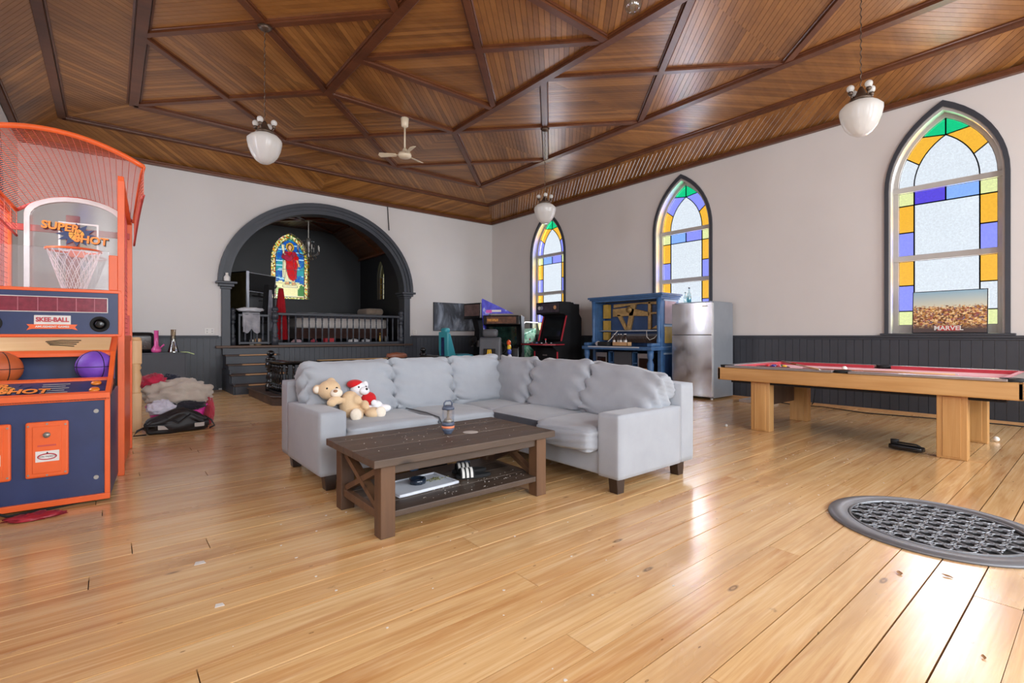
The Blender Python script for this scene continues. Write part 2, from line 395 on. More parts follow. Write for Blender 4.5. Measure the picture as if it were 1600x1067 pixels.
# front wall, behind the camera
b = B(); f = lambda x, z, y: (x, y, z)
xs = XL - .3
for c_ in (.4, 3.9, 7.4):
    b.box(xs, c_ - 1, YF - .2, YF, 0, Z3 + .2); b.box(c_ - 1, c_ + 1, YF - .2, YF, 0, 1.1); b.box(c_ - 1, c_ + 1, YF - .2, YF, 4.1, Z3 + .2); xs = c_ + 1
b.box(xs, XR + .3, YF - .2, YF, 0, Z3 + .2)
struct(b.build('wall_front', M['wall']), 'pale grey plaster end wall with three openings added to let in fill light')
# back wall with the arch
AX, AZ, AAi, ABi, AAo, ABo = 4.04, 2.30, 2.07, 1.77, 2.26, 1.97
STG = .93
b = B(); y0, y1 = YB, YB + .22
b.box(XL - .3, AX - AAi, y0, y1, 0, ZW + .1); b.box(AX + AAi, XR + .3, y0, y1, 0, ZW + .1); b.box(AX - AAi, AX + AAi, y0, y1, 0, STG - .06)
ell = lambda a, bb, n=40: [(AX - a * math.cos(PI * i / n), AZ + bb * math.sin(PI * i / n)) for i in range(n + 1)]
for (u0, z0), (u1, z1) in zip(ell(AAi, ABi), ell(AAi, ABi)[1:]):
    b.prism([(u0, z0), (u1, z1), (u1, ZW + .1), (u0, ZW + .1)], y0, y1, f)
WB = struct(b.build('wall_back', M['wall']), 'pale grey plaster end wall opening through a wide dark arch')
# arch surround
t1 = thing('arch_surround', 'charcoal painted round arch with moulded capitals framing the raised alcove', 'archway', (AX, YB, 0)); struct(t1, t1['label']); del t1['category']
t1.name = 'trim_1'
E0, E1 = ell(AAi - .02, ABi - .02), ell(AAo, ABo); b = B()
def ring(b, fa, fb, ya, yb):
    n = 40; pa = [(-fa[0] * math.cos(PI * i / n), AZ + fa[1] * math.sin(PI * i / n)) for i in range(n + 1)]; pb = [(-fb[0] * math.cos(PI * i / n), AZ + fb[1] * math.sin(PI * i / n)) for i in range(n + 1)]
    for i in range(n): b.prism([pa[i], pa[i + 1], pb[i + 1], pb[i]], ya, yb, lambda x, z, y: (x, y, z))
ring(b, (AAi - .03, ABi - .03), (AAi + .07, ABi + .07), -.05, .26); ring(b, (AAi + .06, ABi + .06), (AAi + .14, ABi + .14), -.075, .0); ring(b, (AAi + .13, ABi + .13), (AAo + .02, ABo + .02), -.11, 0)
b.build('archivolt', M['char'], t1)
for sg in (-1, 1):
    x0, x1 = sorted((sg * (AAi - .03), sg * (AAi + .14)))
    B().box(x0, x1, -.06, .26, STG - .1, AZ - .14).build('pilaster', M['char'], t1, bevel=.01)
    b = B()
    for k, (e, za, zb_) in enumerate(((.02, AZ - .16, AZ - .11), (.06, AZ - .11, AZ - .05), (.11, AZ - .05, AZ + .0))): b.box(x0 - e, x1 + e, -.07 - e, .27, za, zb_)
    b.build('capital', M['char'], t1, bevel=.008)
# ---- wainscot: single beaded boards under a cap rail
bw = .112
wb_me = mat_assign(B().box(-.052, .052, -.011, .011, 0, 1).mesh('wainscot_board'), M['char'])
def wainscot_y(x, y0, y1, sx, z1, parent):
    n = int((y1 - y0) / bw); w = (y1 - y0) / n
    for i in range(n): inst('wainscot_board', wb_me, parent, (x + sx * .013, y0 + w * (i + .5), .03), (0, 0, R(90)), (w / .1085, 1, z1 - .03))
def wainscot_x(y, x0, x1, z0, z1, parent):
    n = int((x1 - x0) / bw); w = (x1 - x0) / n
    for i in range(n): inst('wainscot_board', wb_me, parent, (x0 + w * (i + .5), y - .013, z0), (0, 0, 0), (w / .1085, 1, z1 - z0))
wainscot_y(XR, .2, YB, -1, WZ0 - .02, WR); wainscot_x(YB, XL, AX - AAi - .12, .03, WZ0 - .02, WB); wainscot_x(YB, AX + AAi + .12, XR, .03, WZ0 - .02, WB)
wainscot_x(YB, AX - AAi - .12, AX + AAi + .12, .03, STG - .06, WB)
b = B().box(XR - .05, XR, YF, YB, WZ0 - .035, WZ0); b.box(XR - .035, XR, YF, YB, WZ0 - .065, WZ0 - .035); struct(b.build('trim_2', M['char'], bevel=.006), 'charcoal cap rail along the wainscot under the pointed windows')
b = B()
for xa, xb in ((XL, AX - AAo - .0), (AX + AAo, XR - .05)): b.box(xa, xb, YB - .05, YB, WZ0 - .035, WZ0); b.box(xa, xb, YB - .035, YB, WZ0 - .065, WZ0 - .035)
struct(b.build('trim_3', M['char'], bevel=.006), 'charcoal cap rail along the back wall wainscot either side of the arch')
B().box(XR - .03, XR + .0, YF, .2, 0.02, WZ0 - .03).build('wainscot_panel', M['char'], WR)
struct(B().box(XR - .045, XR - .026, YF, YB - .03, 0, .035).build('baseboard_right', plain('bare_pine_strip', 'B98F62', .6)), 'bare pine strip along the foot of the dark wainscot')
b = B(); b.box(XL, AX - AAo, YB - .04, YB - .02, 0, .05); b.box(AX + AAo, XR - .05, YB - .04, YB - .02, 0, .05); struct(b.build('baseboard_back', M['char']), 'low charcoal skirting along the back wall')
# ---- stained glass windows of the right wall
PC = {'w': pane_mat('pane_frosted', (.88, .90, .92)), 'o': pane_mat('pane_amber', (1.0, .70, .22)), 'b': pane_mat('pane_blue_violet', (.54, .56, 1.0)),
      'v': pane_mat('pane_violet', (.34, .28, .84)), 'l': pane_mat('pane_sky_blue', (.52, .68, 1.0)), 'g': pane_mat('pane_green', (.07, .78, .48)), 'y': pane_mat('pane_pale_yellow', (.90, .92, .62))}
M['came'] = plain('lead_came', '6E7073', .6, .0)
M['sash'] = plain('sash_grey_white', 'AFABA6', .5, var=.05)
def gothic(win, yc, cols, arch, side=1):
    fx = XR + .17; f = (lambda u, z, w: (fx + w, yc - u, z)) if side > 0 else (lambda u, z, w: (XL - .17 - w, yc + u, z))        # u to the right seen from the room
    # casing on the wall face and lining of the reveal
    A0 = [(-WA, 0)] + [(x, WS - WZ0 + z) for x, z in parch(WA, WH)] + [(WA, 0)]
    A1 = [(-WA - .05, 0)] + [(x, WS - WZ0 + z) for x, z in parch(WA + .05, WH + .085)] + [(WA + .05, 0)]
    A2 = [(-WA + .025, 0)] + [(x, WS - WZ0 + z) for x, z in parch(WA - .025, WH - .045)] + [(WA - .025, 0)]
    c = B()
    for i in range(len(A0) - 1):
        q = [A0[i], A0[i + 1], A1[i + 1], A1[i]]; c.prism([(u, WZ0 + z) for u, z in q], -.205, -.165, f)
    c.build('casing', M['char'], win)
    c = B()
    for i in range(len(A0) - 1):
        q = [A2[i], A2[i + 1], A0[i + 1], A0[i]]; c.prism([(u, WZ0 + z) for u, z in q], -.18, .05, f)
    c.build('reveal_lining', M['sash'], win)
    B().prism([(-WA - .1, WZ0 - .0), (WA + .1, WZ0), (WA + .1, WZ0 + .03), (-WA - .1, WZ0 + .03)], -.225, .05, f).build('window_sill', M['char'], win, bevel=.006)
    ga = .535; gi = .355; gz = WS + .05; gh = .90; hi = .66
    fr = B(); k = WA - .02
    fr.prism([(-k, WZ0 + .03), (k, WZ0 + .03), (k, 1.30), (-k, 1.30)], -.03, .03, f)
    for sg in (-1, 1):
        u0, u1 = sorted((sg * ga, sg * k)); fr.prism([(u0, 1.3), (u1, 1.3), (u1, WS + .06), (u0, WS + .06)], -.03, .03, f)
    fr.prism([(-k, 2.25), (k, 2.25), (k, 2.33), (-k, 2.33)], -.045, .03, f); fr.prism([(-k, 3.27), (k, 3.27), (k, gz), (-k, gz)], -.05, .03, f)
    O, I = parch(ga, gh), parch(WA - .02, WH - .03)
    O = [(x, gz + z) for x, z in O]; I = [(x, WS + .0 + z) for x, z in I]
    for i in range(len(O) - 1): fr.prism([O[i], O[i + 1], I[i + 1], I[i]], -.03, .03, f)
    fr.build('sash_frame', M['sash'], win)
    came = B(); th = .015
    def pane(pg, ch):
        B().prism(pg, -.003, .003, f).build('pane', PC[ch], win)
        for i in range(len(pg)):
            (ua, za), (ub, zb_) = pg[i - 1], pg[i]; came.bar(f(ua, za, 0), f(ub, zb_, 0), th, .016, (1, 0, 0))
    zs = [3.27, 3.08, 2.68, 2.33], [2.25, 1.89, 1.51, 1.30]
    for blk, cc in zip(zs, (cols[:3], cols[3:])):
        for (za, zb_), ch in zip(zip(blk, blk[1:]), cc):
            for sg, h in ((-1, ch[0]), (1, ch[-1])):
                u0, u1 = sorted((sg * gi, sg * ga)); pane([(u0, zb_), (u1, zb_), (u1, za), (u0, za)], h)
    pane([(-gi, 3.08), (0, 3.08), (0, 3.27), (-gi, 3.27)], 'v' if arch[0] == 'w' else 'l'); pane([(0, 3.08), (gi, 3.08), (gi, 3.27), (0, 3.27)], 'l' if arch[0] == 'w' else 'b')
    pane([(-gi, 2.33), (gi, 2.33), (gi, 3.08), (-gi, 3.08)], 'w'); pane([(-gi, 1.3), (gi, 1.3), (gi, 2.25), (-gi, 2.25)], 'w')
    n = 10; O = parch(ga, gh, n); I = parch(gi, hi, n); O = [(x, gz + z) for x, z in O]; I = [(x, gz + z) for x, z in I]
    pane(I, 'w')
    c1, c2 = 4, 7
    for sg in (1, -1):
        fl_ = lambda pg: [(sg * u, z) for u, z in pg]
        pane(fl_(O[0:c1 + 1] + I[0:c1 + 1][::-1]), arch[0]); pane(fl_(O[c1:c2 + 1] + I[c1:n + 1][::-1]), arch[1]); pane(fl_(O[c2:n + 1] + [I[n]]), 'g')
    came.build('lead_came', M['came'], win)
for i, (yc, cols, arch, lab) in enumerate(zip(WY, (('y', 'o', 'b', 'o', 'bw', 'y'), ('y', 'o', 'b', 'o', 'b', 'y'), ('y', 'o', 'b', 'o', 'b', 'y')), ('wog', 'obg', 'bog'),
        ('pointed stained glass window nearest the camera, holding the framed poster', 'pointed stained glass window above the fridge and blue piano', 'pointed stained glass window behind the tall black arcade cabinet'))):
    w = thing('window_%d' % (i + 1), lab, 'window'); struct(w, lab); del w['category']; gothic(w, yc, cols, arch)
for i, (yc, lab) in enumerate(zip(WYL, ('pointed stained glass window in the left wall beside the camera', 'pointed stained glass window in the left wall behind the basketball machine', 'pointed stained glass window in the left wall nearest the back wall'))):
    w = thing('window_%d' % (9 + i), lab, 'window'); struct(w, lab); del w['category']; gothic(w, yc, ('y', 'o', 'b', 'o', 'b', 'y'), 'bog', -1)
# glazing of the unseen windows added behind the camera for fill light
M['clear'] = clear_mat('fill_window_glass', (.96, .98, 1), .05)
for i, c_ in enumerate((.4, 3.9, 7.4)):
    w = thing('window_%d' % (6 + i), 'unseen clear window added in the end wall for fill light', 'window', (c_, YF - .1, 0), 0, 'added fill windows'); struct(w, w['label']); del w['category']
    B().box(-1, 1, -.003, .003, 1.1, 4.1).build('pane', M['clear'], w)
    b = B()
    for x in (-.97, 0, .97): b.box(x - .03, x + .03, -.03, .03, 1.1, 4.1)
    for z in (1.13, 2.6, 4.07): b.box(-1, 1, -.03, .03, z - .03, z + .03)
    b.build('sash_frame', M['sash'], w)
# ================================================================ ALCOVE AND STAGE
ALX0, ALX1, ALY, ALZ = AX - 2.12, AX + 2.06, 15.0, 4.27
M['worn'] = wood('worn_dark_tread', '1C1512', '3A2920', '6B4A30', 0, 26, .5, rnd=4, knots=False)
M['tread'] = wood('bare_tread_edge', '8A5F3A', 'A97B4E', 'C39A6C', 0, 26, .5, rnd=4, knots=False)
struct(B().box(ALX0 - .2, ALX1 + .2, YB - .12, ALY + .2, STG - .05, STG).build('trim_4', M['worn'], bevel=.008), 'worn dark wooden stage floor inside the arch')
f = lambda x, z, y: (x, y, z)
def hole_wall(b, lo, hi, x0, x1, c_, a, zs, zsp, rise, ztop, f):
    b.prism([(x0, .0), (c_ - a, .0), (c_ - a, ztop), (x0, ztop)], lo, hi, f); b.prism([(c_ + a, 0), (x1, 0), (x1, ztop), (c_ + a, ztop)], lo, hi, f)
    b.prism([(c_ - a, 0), (c_ + a, 0), (c_ + a, zs), (c_ - a, zs)], lo, hi, f); A = parch(a, rise)
    for (u0, z0), (u1, z1) in zip(A, A[1:]): b.prism([(c_ + u0, zsp + z0), (c_ + u1, zsp + z1), (c_ + u1, ztop), (c_ + u0, ztop)], lo, hi, f)
SGX, SGA, SGZ, SGS, SGH = 4.03, .52, 2.2, 3.36, .74
b = B(); hole_wall(b, ALY, ALY + .2, ALX0 - .2, ALX1 + .2, SGX, SGA, SGZ, SGS, SGH, 4.6, f)
struct(b.build('wall_alcove_back', M['black']), 'black painted wall at the rear of the alcove')
b = B(); hole_wall(b, ALX1, ALX1 + .2, YB + .2, ALY + .2, 13.52, .23, 2.2, 2.85, .46, 4.6, lambda y, z, x: (x, y, z))
struct(b.build('wall_alcove_right', M['black']), 'black painted right side wall of the alcove')
struct(B().box(ALX0 - .2, ALX0, YB + .2, ALY + .2, 0, 4.6).build('wall_alcove_left', M['black']), 'black painted left side wall of the alcove')
M['ceil_dark'] = wood('alcove_ceiling_wood', '3A2112', '5C371C', '79502E', 1, 20, .4, rnd=5, knots=False)
ac = B().box(ALX0 - .2, ALX1 + .2, YB + .2, ALY + .2, ALZ + .06, ALZ + .16).build('ceiling_alcove', M['gap']); struct(ac, 'dark board ceiling of the alcove with sloping sides')
def slab(n, P, parent, w=.1):
    P = [Vector(p) for p in P]; k = max(1, int(((P[1] - P[0]).length) / w)); nn = (P[1] - P[0]).cross(P[3] - P[0]).normalized(); nn = -nn if nn.z > 0 else nn; bb = B()
    for i in range(k):
        a0, a1 = (i + .03) / k, (i + .97) / k; q = [P[0].lerp(P[1], a0), P[0].lerp(P[1], a1), P[3].lerp(P[2], a1), P[3].lerp(P[2], a0)]
        bb.add([v for v in q] + [v + nn * .015 for v in q], [(0, 1, 2, 3), (7, 6, 5, 4), (0, 4, 5, 1), (1, 5, 6, 2), (2, 6, 7, 3), (3, 7, 4, 0)])
    tag(bb.build(n, M['ceil_dark'], parent), kind='stuff')
xa, xb = ALX0 + .86, ALX1 - .86; ya, yb = YB + .22, ALY
slab('board_panel', [(xa, ya, ALZ), (xb, ya, ALZ), (xb, yb, ALZ), (xa, yb, ALZ)], ac)
slab('board_panel', [(xb, ya, ALZ - .05), (ALX1, ya, 3.56), (ALX1, yb, 3.56), (xb, yb, ALZ - .05)], ac); slab('board_panel', [(ALX0, ya, 3.56), (xa, ya, ALZ - .05), (xa, yb, ALZ - .05), (ALX0, yb, 3.56)], ac)
for p, q in (((xa, ya, ALZ), (xb, yb, ALZ)), ((xb, ya, ALZ), (xa, yb, ALZ)), ((xa, ya, ALZ), (xa, yb, ALZ)), ((xb, ya, ALZ), (xb, yb, ALZ)), ((xb, 13.6, ALZ - .04), (ALX1, 13.6, 3.57)), ((ALX1 - .03, ya, 3.53), (ALX1 - .03, yb, 3.53)), ((xa, (ya + yb) / 2, ALZ), (xb, (ya + yb) / 2, ALZ))):
    B().bar((p[0], p[1], p[2] - .03), (q[0], q[1], q[2] - .03), .1, .06).build('beam', M['beam'], ac)
# ---- figure window: a leaded mosaic behind a border
w4 = thing('window_4', 'round headed stained glass window showing a red robed standing figure', 'window', (SGX, ALY + .06, 0)); struct(w4, w4['label']); del w4['category']
GC = {'blue': (.11, .33, .66), 'teal': (.18, .58, .60), 'pale': (.68, .84, .90), 'red': (.75, .03, .05), 'rose': (.62, .12, .22), 'white': (.90, .86, .70), 'skin': (.92, .66, .45), 'gold': (.88, .66, .16), 'cream': (.95, .90, .64), 'green': (.22, .46, .22), 'brown': (.42, .28, .12), 'lime': (.60, .70, .38)}
def inside(pg, x, y):
    c = False
    for i in range(len(pg)):
        (x0, y0), (x1, y1) = pg[i - 1], pg[i]
        if (y0 > y) != (y1 > y) and x < (x1 - x0) * (y - y0) / (y1 - y0) + x0: c = not c
    return c
outer = [(-SGA, 0)] + [(x, SGS - SGZ + z) for x, z in parch(SGA, SGH)] + [(SGA, 0)]
inner = [(-SGA + .13, .0)] + [(x, SGS - SGZ + z) for x, z in parch(SGA - .13, SGH - .17)] + [(SGA - .13, .0)]
ell2 = lambda cx, cy, rx, ry: [(cx + rx * math.cos(t * PI / 8), cy + ry * math.sin(t * PI / 8)) for t in range(16)]
FIG = [([(-.39, 0), (.39, 0), (.39, .42), (.2, .5), (-.05, .46), (-.25, .52), (-.39, .48)], 'cream'), ([(-.39, .0), (.39, 0), (.39, .1), (-.39, .1)], 'white'),
       ([(.2, .1), (.39, .1), (.39, .38), (.3, .42), (.22, .3)], 'green'), ([(-.39, .12), (-.2, .12), (-.22, .3), (-.39, .34)], 'lime'), ([(-.2, .34), (.2, .34), (.2, .4), (-.2, .4)], 'white'),
       ([(-.14, .42), (-.02, .42), (-.02, .5), (-.12, .5)], 'skin'), ([(.05, .4), (.17, .42), (.12, .5), (.04, .5)], 'skin'),
       ([(-.15, .5), (.14, .5), (.12, .9), (.06, 1.3), (-.16, 1.3), (-.18, .9)], 'white'),
       ([(-.03, .58), (.1, .52), (.17, .6), (.2, .95), (.24, 1.2), (.14, 1.38), (-.2, 1.38), (-.23, 1.18), (-.12, 1.12), (-.1, .8)], 'red'),
       ([(-.22, 1.15), (-.14, 1.4), (-.02, 1.2), (.1, 1.4), (.16, 1.3), (.02, 1.1), (-.1, 1.1)], 'rose'),
       ([(-.22, .62), (-.13, .6), (-.11, 1.05), (-.2, 1.1)], 'white'), ([(.16, 1.12), (.22, 1.14), (.27, .96), (.23, .93)], 'skin'), ([(-.2, 1.3), (-.14, 1.28), (-.17, 1.56), (-.24, 1.54)], 'white'),
       (ell2(-.005, 1.5, .115, .13), 'gold'), (ell2(-.005, 1.49, .075, .1), 'brown'), (ell2(-.005, 1.48, .05, .075), 'skin'), (ell2(0, 1.72, .1, .05), 'teal')]
pieces = {}; cu, cv = .026, .0325; rg = random.Random(5)
for j in range(int(1.95 / cv)):
    for i in range(40):
        u, z = -SGA + cu * (i + .5), cv * (j + .5)
        if not inside(outer, u, z): continue
        if not inside(inner, u, z) or z < .06:
            k = rg.choice(('cream', 'gold', 'lime', 'green', 'cream', 'brown', 'gold', 'cream', 'red'))
        else:
            nz = noise.noise((u * 3, z * 16, 1)); g = noise.noise((u * 2, z * 3, 7)) + (1 - z) * .5
            k = 'pale' if nz > .28 else ('teal' if g > .15 else 'blue')
            if rg.random() < .12: k = 'teal'
            for pg, ch in FIG:
                if inside(pg, u, z): k = ch
            if k in ('red', 'white') and rg.random() < .16: k = {'red': 'rose', 'white': 'cream'}[k]
        pieces.setdefault(k, B()).box(u - cu / 2, u + cu / 2, -.004, .004, SGZ + z - cv / 2, SGZ + z + cv / 2)
for k, b in pieces.items(): tag(b.build('glass_piece_field', pane_mat('glass_' + k, GC[k]), w4), '%s glass pieces' % k, kind='stuff')
def path_bar(b, pts, w, d, z0=0):
    for p, q in zip(pts, pts[1:]): b.bar((p[0], 0, z0 + p[1]), (q[0], 0, z0 + q[1]), d, w)
b = B(); path_bar(b, inner, .012, .014, SGZ); path_bar(b, [(-SGA, .06), (SGA, .06)], .012, .014, SGZ)
for pg, ch in FIG[3:]: path_bar(b, pg + pg[:1], .007, .012, SGZ)
for z in (.45, .85, 1.25): path_bar(b, [(-.39, z), (.39, z)], .008, .014, SGZ)
for i in range(1, len(outer) - 1):
    if i % 2: path_bar(b, [outer[i], inner[min(i, len(inner) - 1)]], .008, .012, SGZ)
for z in [.15 * k for k in range(1, 8)]:
    for sg in (-1, 1): path_bar(b, [(sg * SGA, z), (sg * (SGA - .13), z)], .008, .012, SGZ)
b.build('lead_came', M['came'], w4)
B().box(-SGA - .03, SGA + .03, -.11, .03, SGZ - .05, SGZ).build('window_sill', M['black'], w4)
# side lancet of the alcove
w5 = thing('window_5', 'slim pointed amber stained glass window in the right wall of the alcove', 'window', (ALX1 + .1, 13.52, 0)); struct(w5, w5['label']); del w5['category']
pg0 = [(-.23, 2.2)] + [(x, 2.85 + z) for x, z in parch(.23, .46, 6)] + [(.23, 2.2)]
fy = lambda u, z, x: (x, u, z); zs = [2.2, 2.34, 2.5, 2.66, 2.85]; cc = ['pale', 'gold', 'white', 'cream']
GM = lambda k: bpy.data.materials['glass_' + k]
for (a, c_), k in zip(zip(zs, zs[1:]), cc):
    for u0, u1, kk in ((-.23, -.07, k), (-.07, .07, 'white'), (.07, .23, 'gold')): B().prism([(u0, a), (u1, a), (u1, c_), (u0, c_)], -.004, .004, fy).build('pane', GM(kk), w5)
B().prism([(x, 2.85 + z) for x, z in parch(.23, .46, 6)], -.004, .004, fy).build('pane', GM('cream'), w5)
b = B()
for p, q in zip(pg0, pg0[1:] + pg0[:1]): b.bar((0, p[0], p[1]), (0, q[0], q[1]), .02, .03, (1, 0, 0))
for z in zs[1:]: b.bar((0, -.23, z), (0, .23, z), .012, .02, (1, 0, 0))
for u in (-.07, .07): b.bar((0, u, 2.2), (0, u, 2.85), .012, .02, (1, 0, 0))
b.build('lead_came', M['came'], w5)
# ---- turned balusters and newels
def prof_bal(h, r=.024):
    P = [(.9, 0), (.9, .16), (.55, .18), (.95, .21), (.55, .24), (.72, .30), (.95, .42), (.8, .6), (.5, .74), (.9, .77), (.5, .8), (.9, .83), (.9, 1)]
    return [(r * a, h * z) for a, z in P]
def prof_newel(h, r=.07):
    P = [(1, 0), (1, .2), (.6, .22), (1.05, .25), (.65, .29), (.95, .38), (.62, .52), (.55, .58), (.95, .62), (.55, .66), (1, .68), (1, .84), (.5, .86), (.95, .89), (1.0, .94), (.7, .98), (.15, 1)]
    return [(r * a, h * z) for a, z in P]
bal_me = mat_assign(B().lathe(prof_bal(.62), n=10).mesh('baluster', True), M['char'])
t = thing('stage_railing', 'charcoal balustrade with turned balusters along the stage edge in front of the bed', 'railing', (2.92, YB + .02, STG))
L = AX + AAi - .12 - 2.92
for i in range(20): inst('baluster', bal_me, t, (.12 + (L - .1) * i / 19.5, 0, .06))
B().box(.03, L, -.04, .04, .68, .74).build('handrail', M['char'], t, bevel=.012); B().box(.03, L, -.035, .035, 0, .06).build('bottom_rail', M['char'], t, bevel=.006)
for x in (-.02, L + .03): B().lathe(prof_newel(.88, .075), (x, 0, 0), 14).build('newel_post', M['char'], t, True)
t = thing('stage_gate', 'short charcoal baluster gate at the head of the stairs, cloth draped over it', 'gate', (2.06, YB + .02, STG))
inst('newel_post', mat_assign(B().lathe(prof_newel(.82, .06), n=12).mesh('newel_post', True), M['char']), t, (-.0, .05, 0))
for x in (.12, .7): B().box(x - .02, x + .02, -.02, .02, 0.02, .68).build('stile', M['char'], t, bevel=.005)
B().box(.1, .72, -.022, .022, .64, .69).build('top_rail', M['char'], t, bevel=.006); B().box(.1, .72, -.022, .022, .03, .08).build('bottom_rail', M['char'], t, bevel=.006)
for i in range(4): inst('baluster', bal_me, t, (.235 + .117 * i, 0, .07), scale=(1, 1, .93))
# ---- stairs: five treads, and the low altar platform with its curved rail
st = thing('trim_5', 'worn dark wooden stairs rising to the stage left of the balustrade', 'stairs', (0, 0, 0)); struct(st, st['label']); del st['category']
for i in range(4):
    z1 = STG * (4 - i) / 5; y1 = YB - .1 - .3 * i
    B().box(1.86, 2.86, y1 - .3, YB - .03 if i == 0 else y1, 0 if i == 3 else z1 - .28, z1 - .03).build('riser', M['char'], st)
    B().box(1.84, 2.9, y1 - .33, y1 + .02, z1 - .03, z1).build('tread', M['worn'], st, bevel=.008)
    B().box(2.1, 2.82, y1 - .336, y1 - .30, z1 - .022, z1 + .003).build('worn_nosing', M['tread'], st)
B().box(1.84, 1.87, YB - 1.3, YB - .03, 0, .2).build('stringer', M['char'], st); B().box(1.84, 1.87, YB - .9, YB - .03, .2, .45).build('stringer', M['char'], st)
B().box(1.84, 2.9, YB - .14, YB - .02, STG - .2, STG - .06).build('riser', M['char'], st)
pf = [(2.05, 10.45), (2.05, 8.72), (2.3, 8.4), (5.35, 8.4), (5.6, 8.7), (5.6, 10.45), (2.95, 10.45)]
al = thing('trim_6', 'low dark wooden altar platform enclosed by the baluster rail', 'platform'); struct(al, al['label']); del al['category']
B().prism(pf, 0, .13, lambda x, y, z: (x, y, z)).build('platform_body', M['worn'], al)
cxp = [(3.85 + (x - 3.85) * 1.015, 9.4 + (y - 9.4) * 1.02) for x, y in pf]
B().prism(cxp, .13, .16, lambda x, y, z: (x, y, z)).build('platform_top', M['worn'], al, bevel=.01)
t = thing('altar_rail', 'dark curved altar rail on turned balusters behind the grey sectional sofa', 'railing', (0, 0, .16))
P = [(2.22, 9.45), (2.22, 9.0), (2.24, 8.82), (2.32, 8.68), (2.46, 8.6), (2.62, 8.58), (4.95, 8.58), (5.15, 8.6), (5.3, 8.68), (5.38, 8.8), (5.4, 8.95), (5.4, 9.65)]
def rail_sweep(b, P, prof):
    n = len(prof); vs = []; fs = []
    for i, p in enumerate(P):
        a, c_ = Vector(P[max(i - 1, 0)]), Vector(P[min(i + 1, len(P) - 1)]); d = (c_ - a).normalized(); nn = Vector((d.y, -d.x))
        vs += [(p[0] + nn.x * u, p[1] + nn.y * u, z) for u, z in prof]
    for i in range(len(P) - 1):
        for j in range(n): fs.append((i * n + j, i * n + (j + 1) % n, (i + 1) * n + (j + 1) % n, (i + 1) * n + j))
    b.add(vs, fs + [tuple(range(n))[::-1], tuple(range((len(P) - 1) * n, len(P) * n))]); return b
rail_sweep(B(), P, [(-.1, .53), (-.11, .545), (-.1, .56), (.1, .56), (.11, .545), (.1, .53), (.06, .50), (-.06, .50)]).build('handrail', M['gloss_black'], t, True, bevel=.004)
rail_sweep(B(), P, [(-.05, 0), (-.05, .04), (.05, .04), (.05, 0)]).build('bottom_rail', M['gloss_black'], t)
ab_me = mat_assign(B().lathe(prof_bal(.47, .026), n=10).mesh('baluster', True), M['gloss_black'])
seg = [((Vector(p)), (Vector(q))) for p, q in zip(P, P[1:])]; dist = .1
for p, q in seg:
    L_ = (q - p).length
    while dist < L_: v = p.lerp(q, dist / L_); inst('baluster', ab_me, t, (v.x, v.y, .035)); dist += .125
    dist -= L_
for x, y in ((2.22, 9.53), (5.4, 9.73)):
    nw = B().lathe(prof_newel(.62, .085), (x, y, 0), 16).build('newel_post', M['gloss_black'], t, True); B().ball((x, y, .67), (.065, .065, .055)).build('ball_finial', M['gloss_black'], nw, True)
tag(B().box(2.75, 4.0, 8.53, 8.66, .7205, .732).build('cardboard_strip', plain('tan_board', 'A98556', .8), bevel=.002), 'long tan bare board lying on the altar rail', 'board')
def lump(c, r, amp=.2, sc=3, seed=0, n=22, m=14, flat=True):
    def fn(v):
        k = 1 + amp * noise.noise(v * sc + Vector((seed, 3.1 * seed, 0))) + amp * .5 * abs(noise.noise(v * sc * 2.3 + Vector((seed, 1, 2))))
        return k
    b = B().ball(c, r, n, m, fn)
    if flat:
        zmin = c[2] - r[2] * .78; b.V = [(x, y, max(z, zmin)) for x, y, z in b.V]
    return b
def rest_on(o, z):                                  # drop a mesh so that its lowest point touches z
    zm = min(v.co.z for v in o.data.vertices)
    for v in o.data.vertices: v.co.z += z - zm
    return o
tag(rest_on(lump((4.2, 8.58, .78), (.2, .08, .06), .3, 3, 4).build('leather_bag', plain('brown_leather', '7B4A35', .45), smooth=True), .7205), 'crumpled brown leather pouch lying on the altar rail', 'bag')
# ---- things in the alcove
t = thing('bed', 'bed with brown base, white sheets and dark grey quilt behind the balustrade', 'bed', (3.55, 12.75, STG))
B().box(0, 2.4, 0, 1.55, .14, .40).build('bed_base', fabric('brown_base', '4A3530', '3A2823'), t, bevel=.02)
B().soft((1.2, .765, .53), (2.38, 1.56, .28), .06, 8).build('mattress', fabric('white_sheet', 'CFCBC6', 'B9B4B0'), t, True)
def qf(p, d): return Vector((0, 0, .03 * noise.noise(Vector(p) * 4))) if p[2] > 0 else Vector((0, 0, .1 * noise.noise(Vector((p[0] * 3, p[1] * 3, 2))) - .02))
B().soft((1.15, .82, .72), (2.3, 1.5, .14), .06, 12, qf).build('quilt', fabric('dark_quilt', '4B4B52', '36363C'), t, True)
for x in (.1, 2.3):
    for y in (.08, 1.47): B().cyl((x, y, 0), (x, y, .15), .035).build('leg', M['rubber'], t)
B().soft((2.1, .45, .87), (.5, .75, .18), .08, 8).build('pillow', fabric('taupe_pillow', '8A7B6C', '6B5E52'), t, True)
M['dresser'] = plain('dark_dresser', '2B2D33', .45)
t = thing('tall_dresser', 'dark tall dresser with recessed drawer pulls left of the figure window', 'dresser', (2.5, 13.2, STG))
B().box(0, .85, 0, .5, .0, 1.15).build('body', M['dresser'], t, bevel=.01)
for k in range(4):
    d = B().box(.03, .82, -.018, 0, .06 + .27 * k, .31 + .27 * k).build('drawer', M['dresser'], t, bevel=.006); B().box(.3, .55, -.024, -.017, .24 + .27 * k, .265 + .27 * k).build('pull_slot', M['rubber'], d)
t = thing('flat_television', 'slim silver framed television standing on the dark dresser', 'television', (2.86, 13.4, STG + 1.185), R(8))
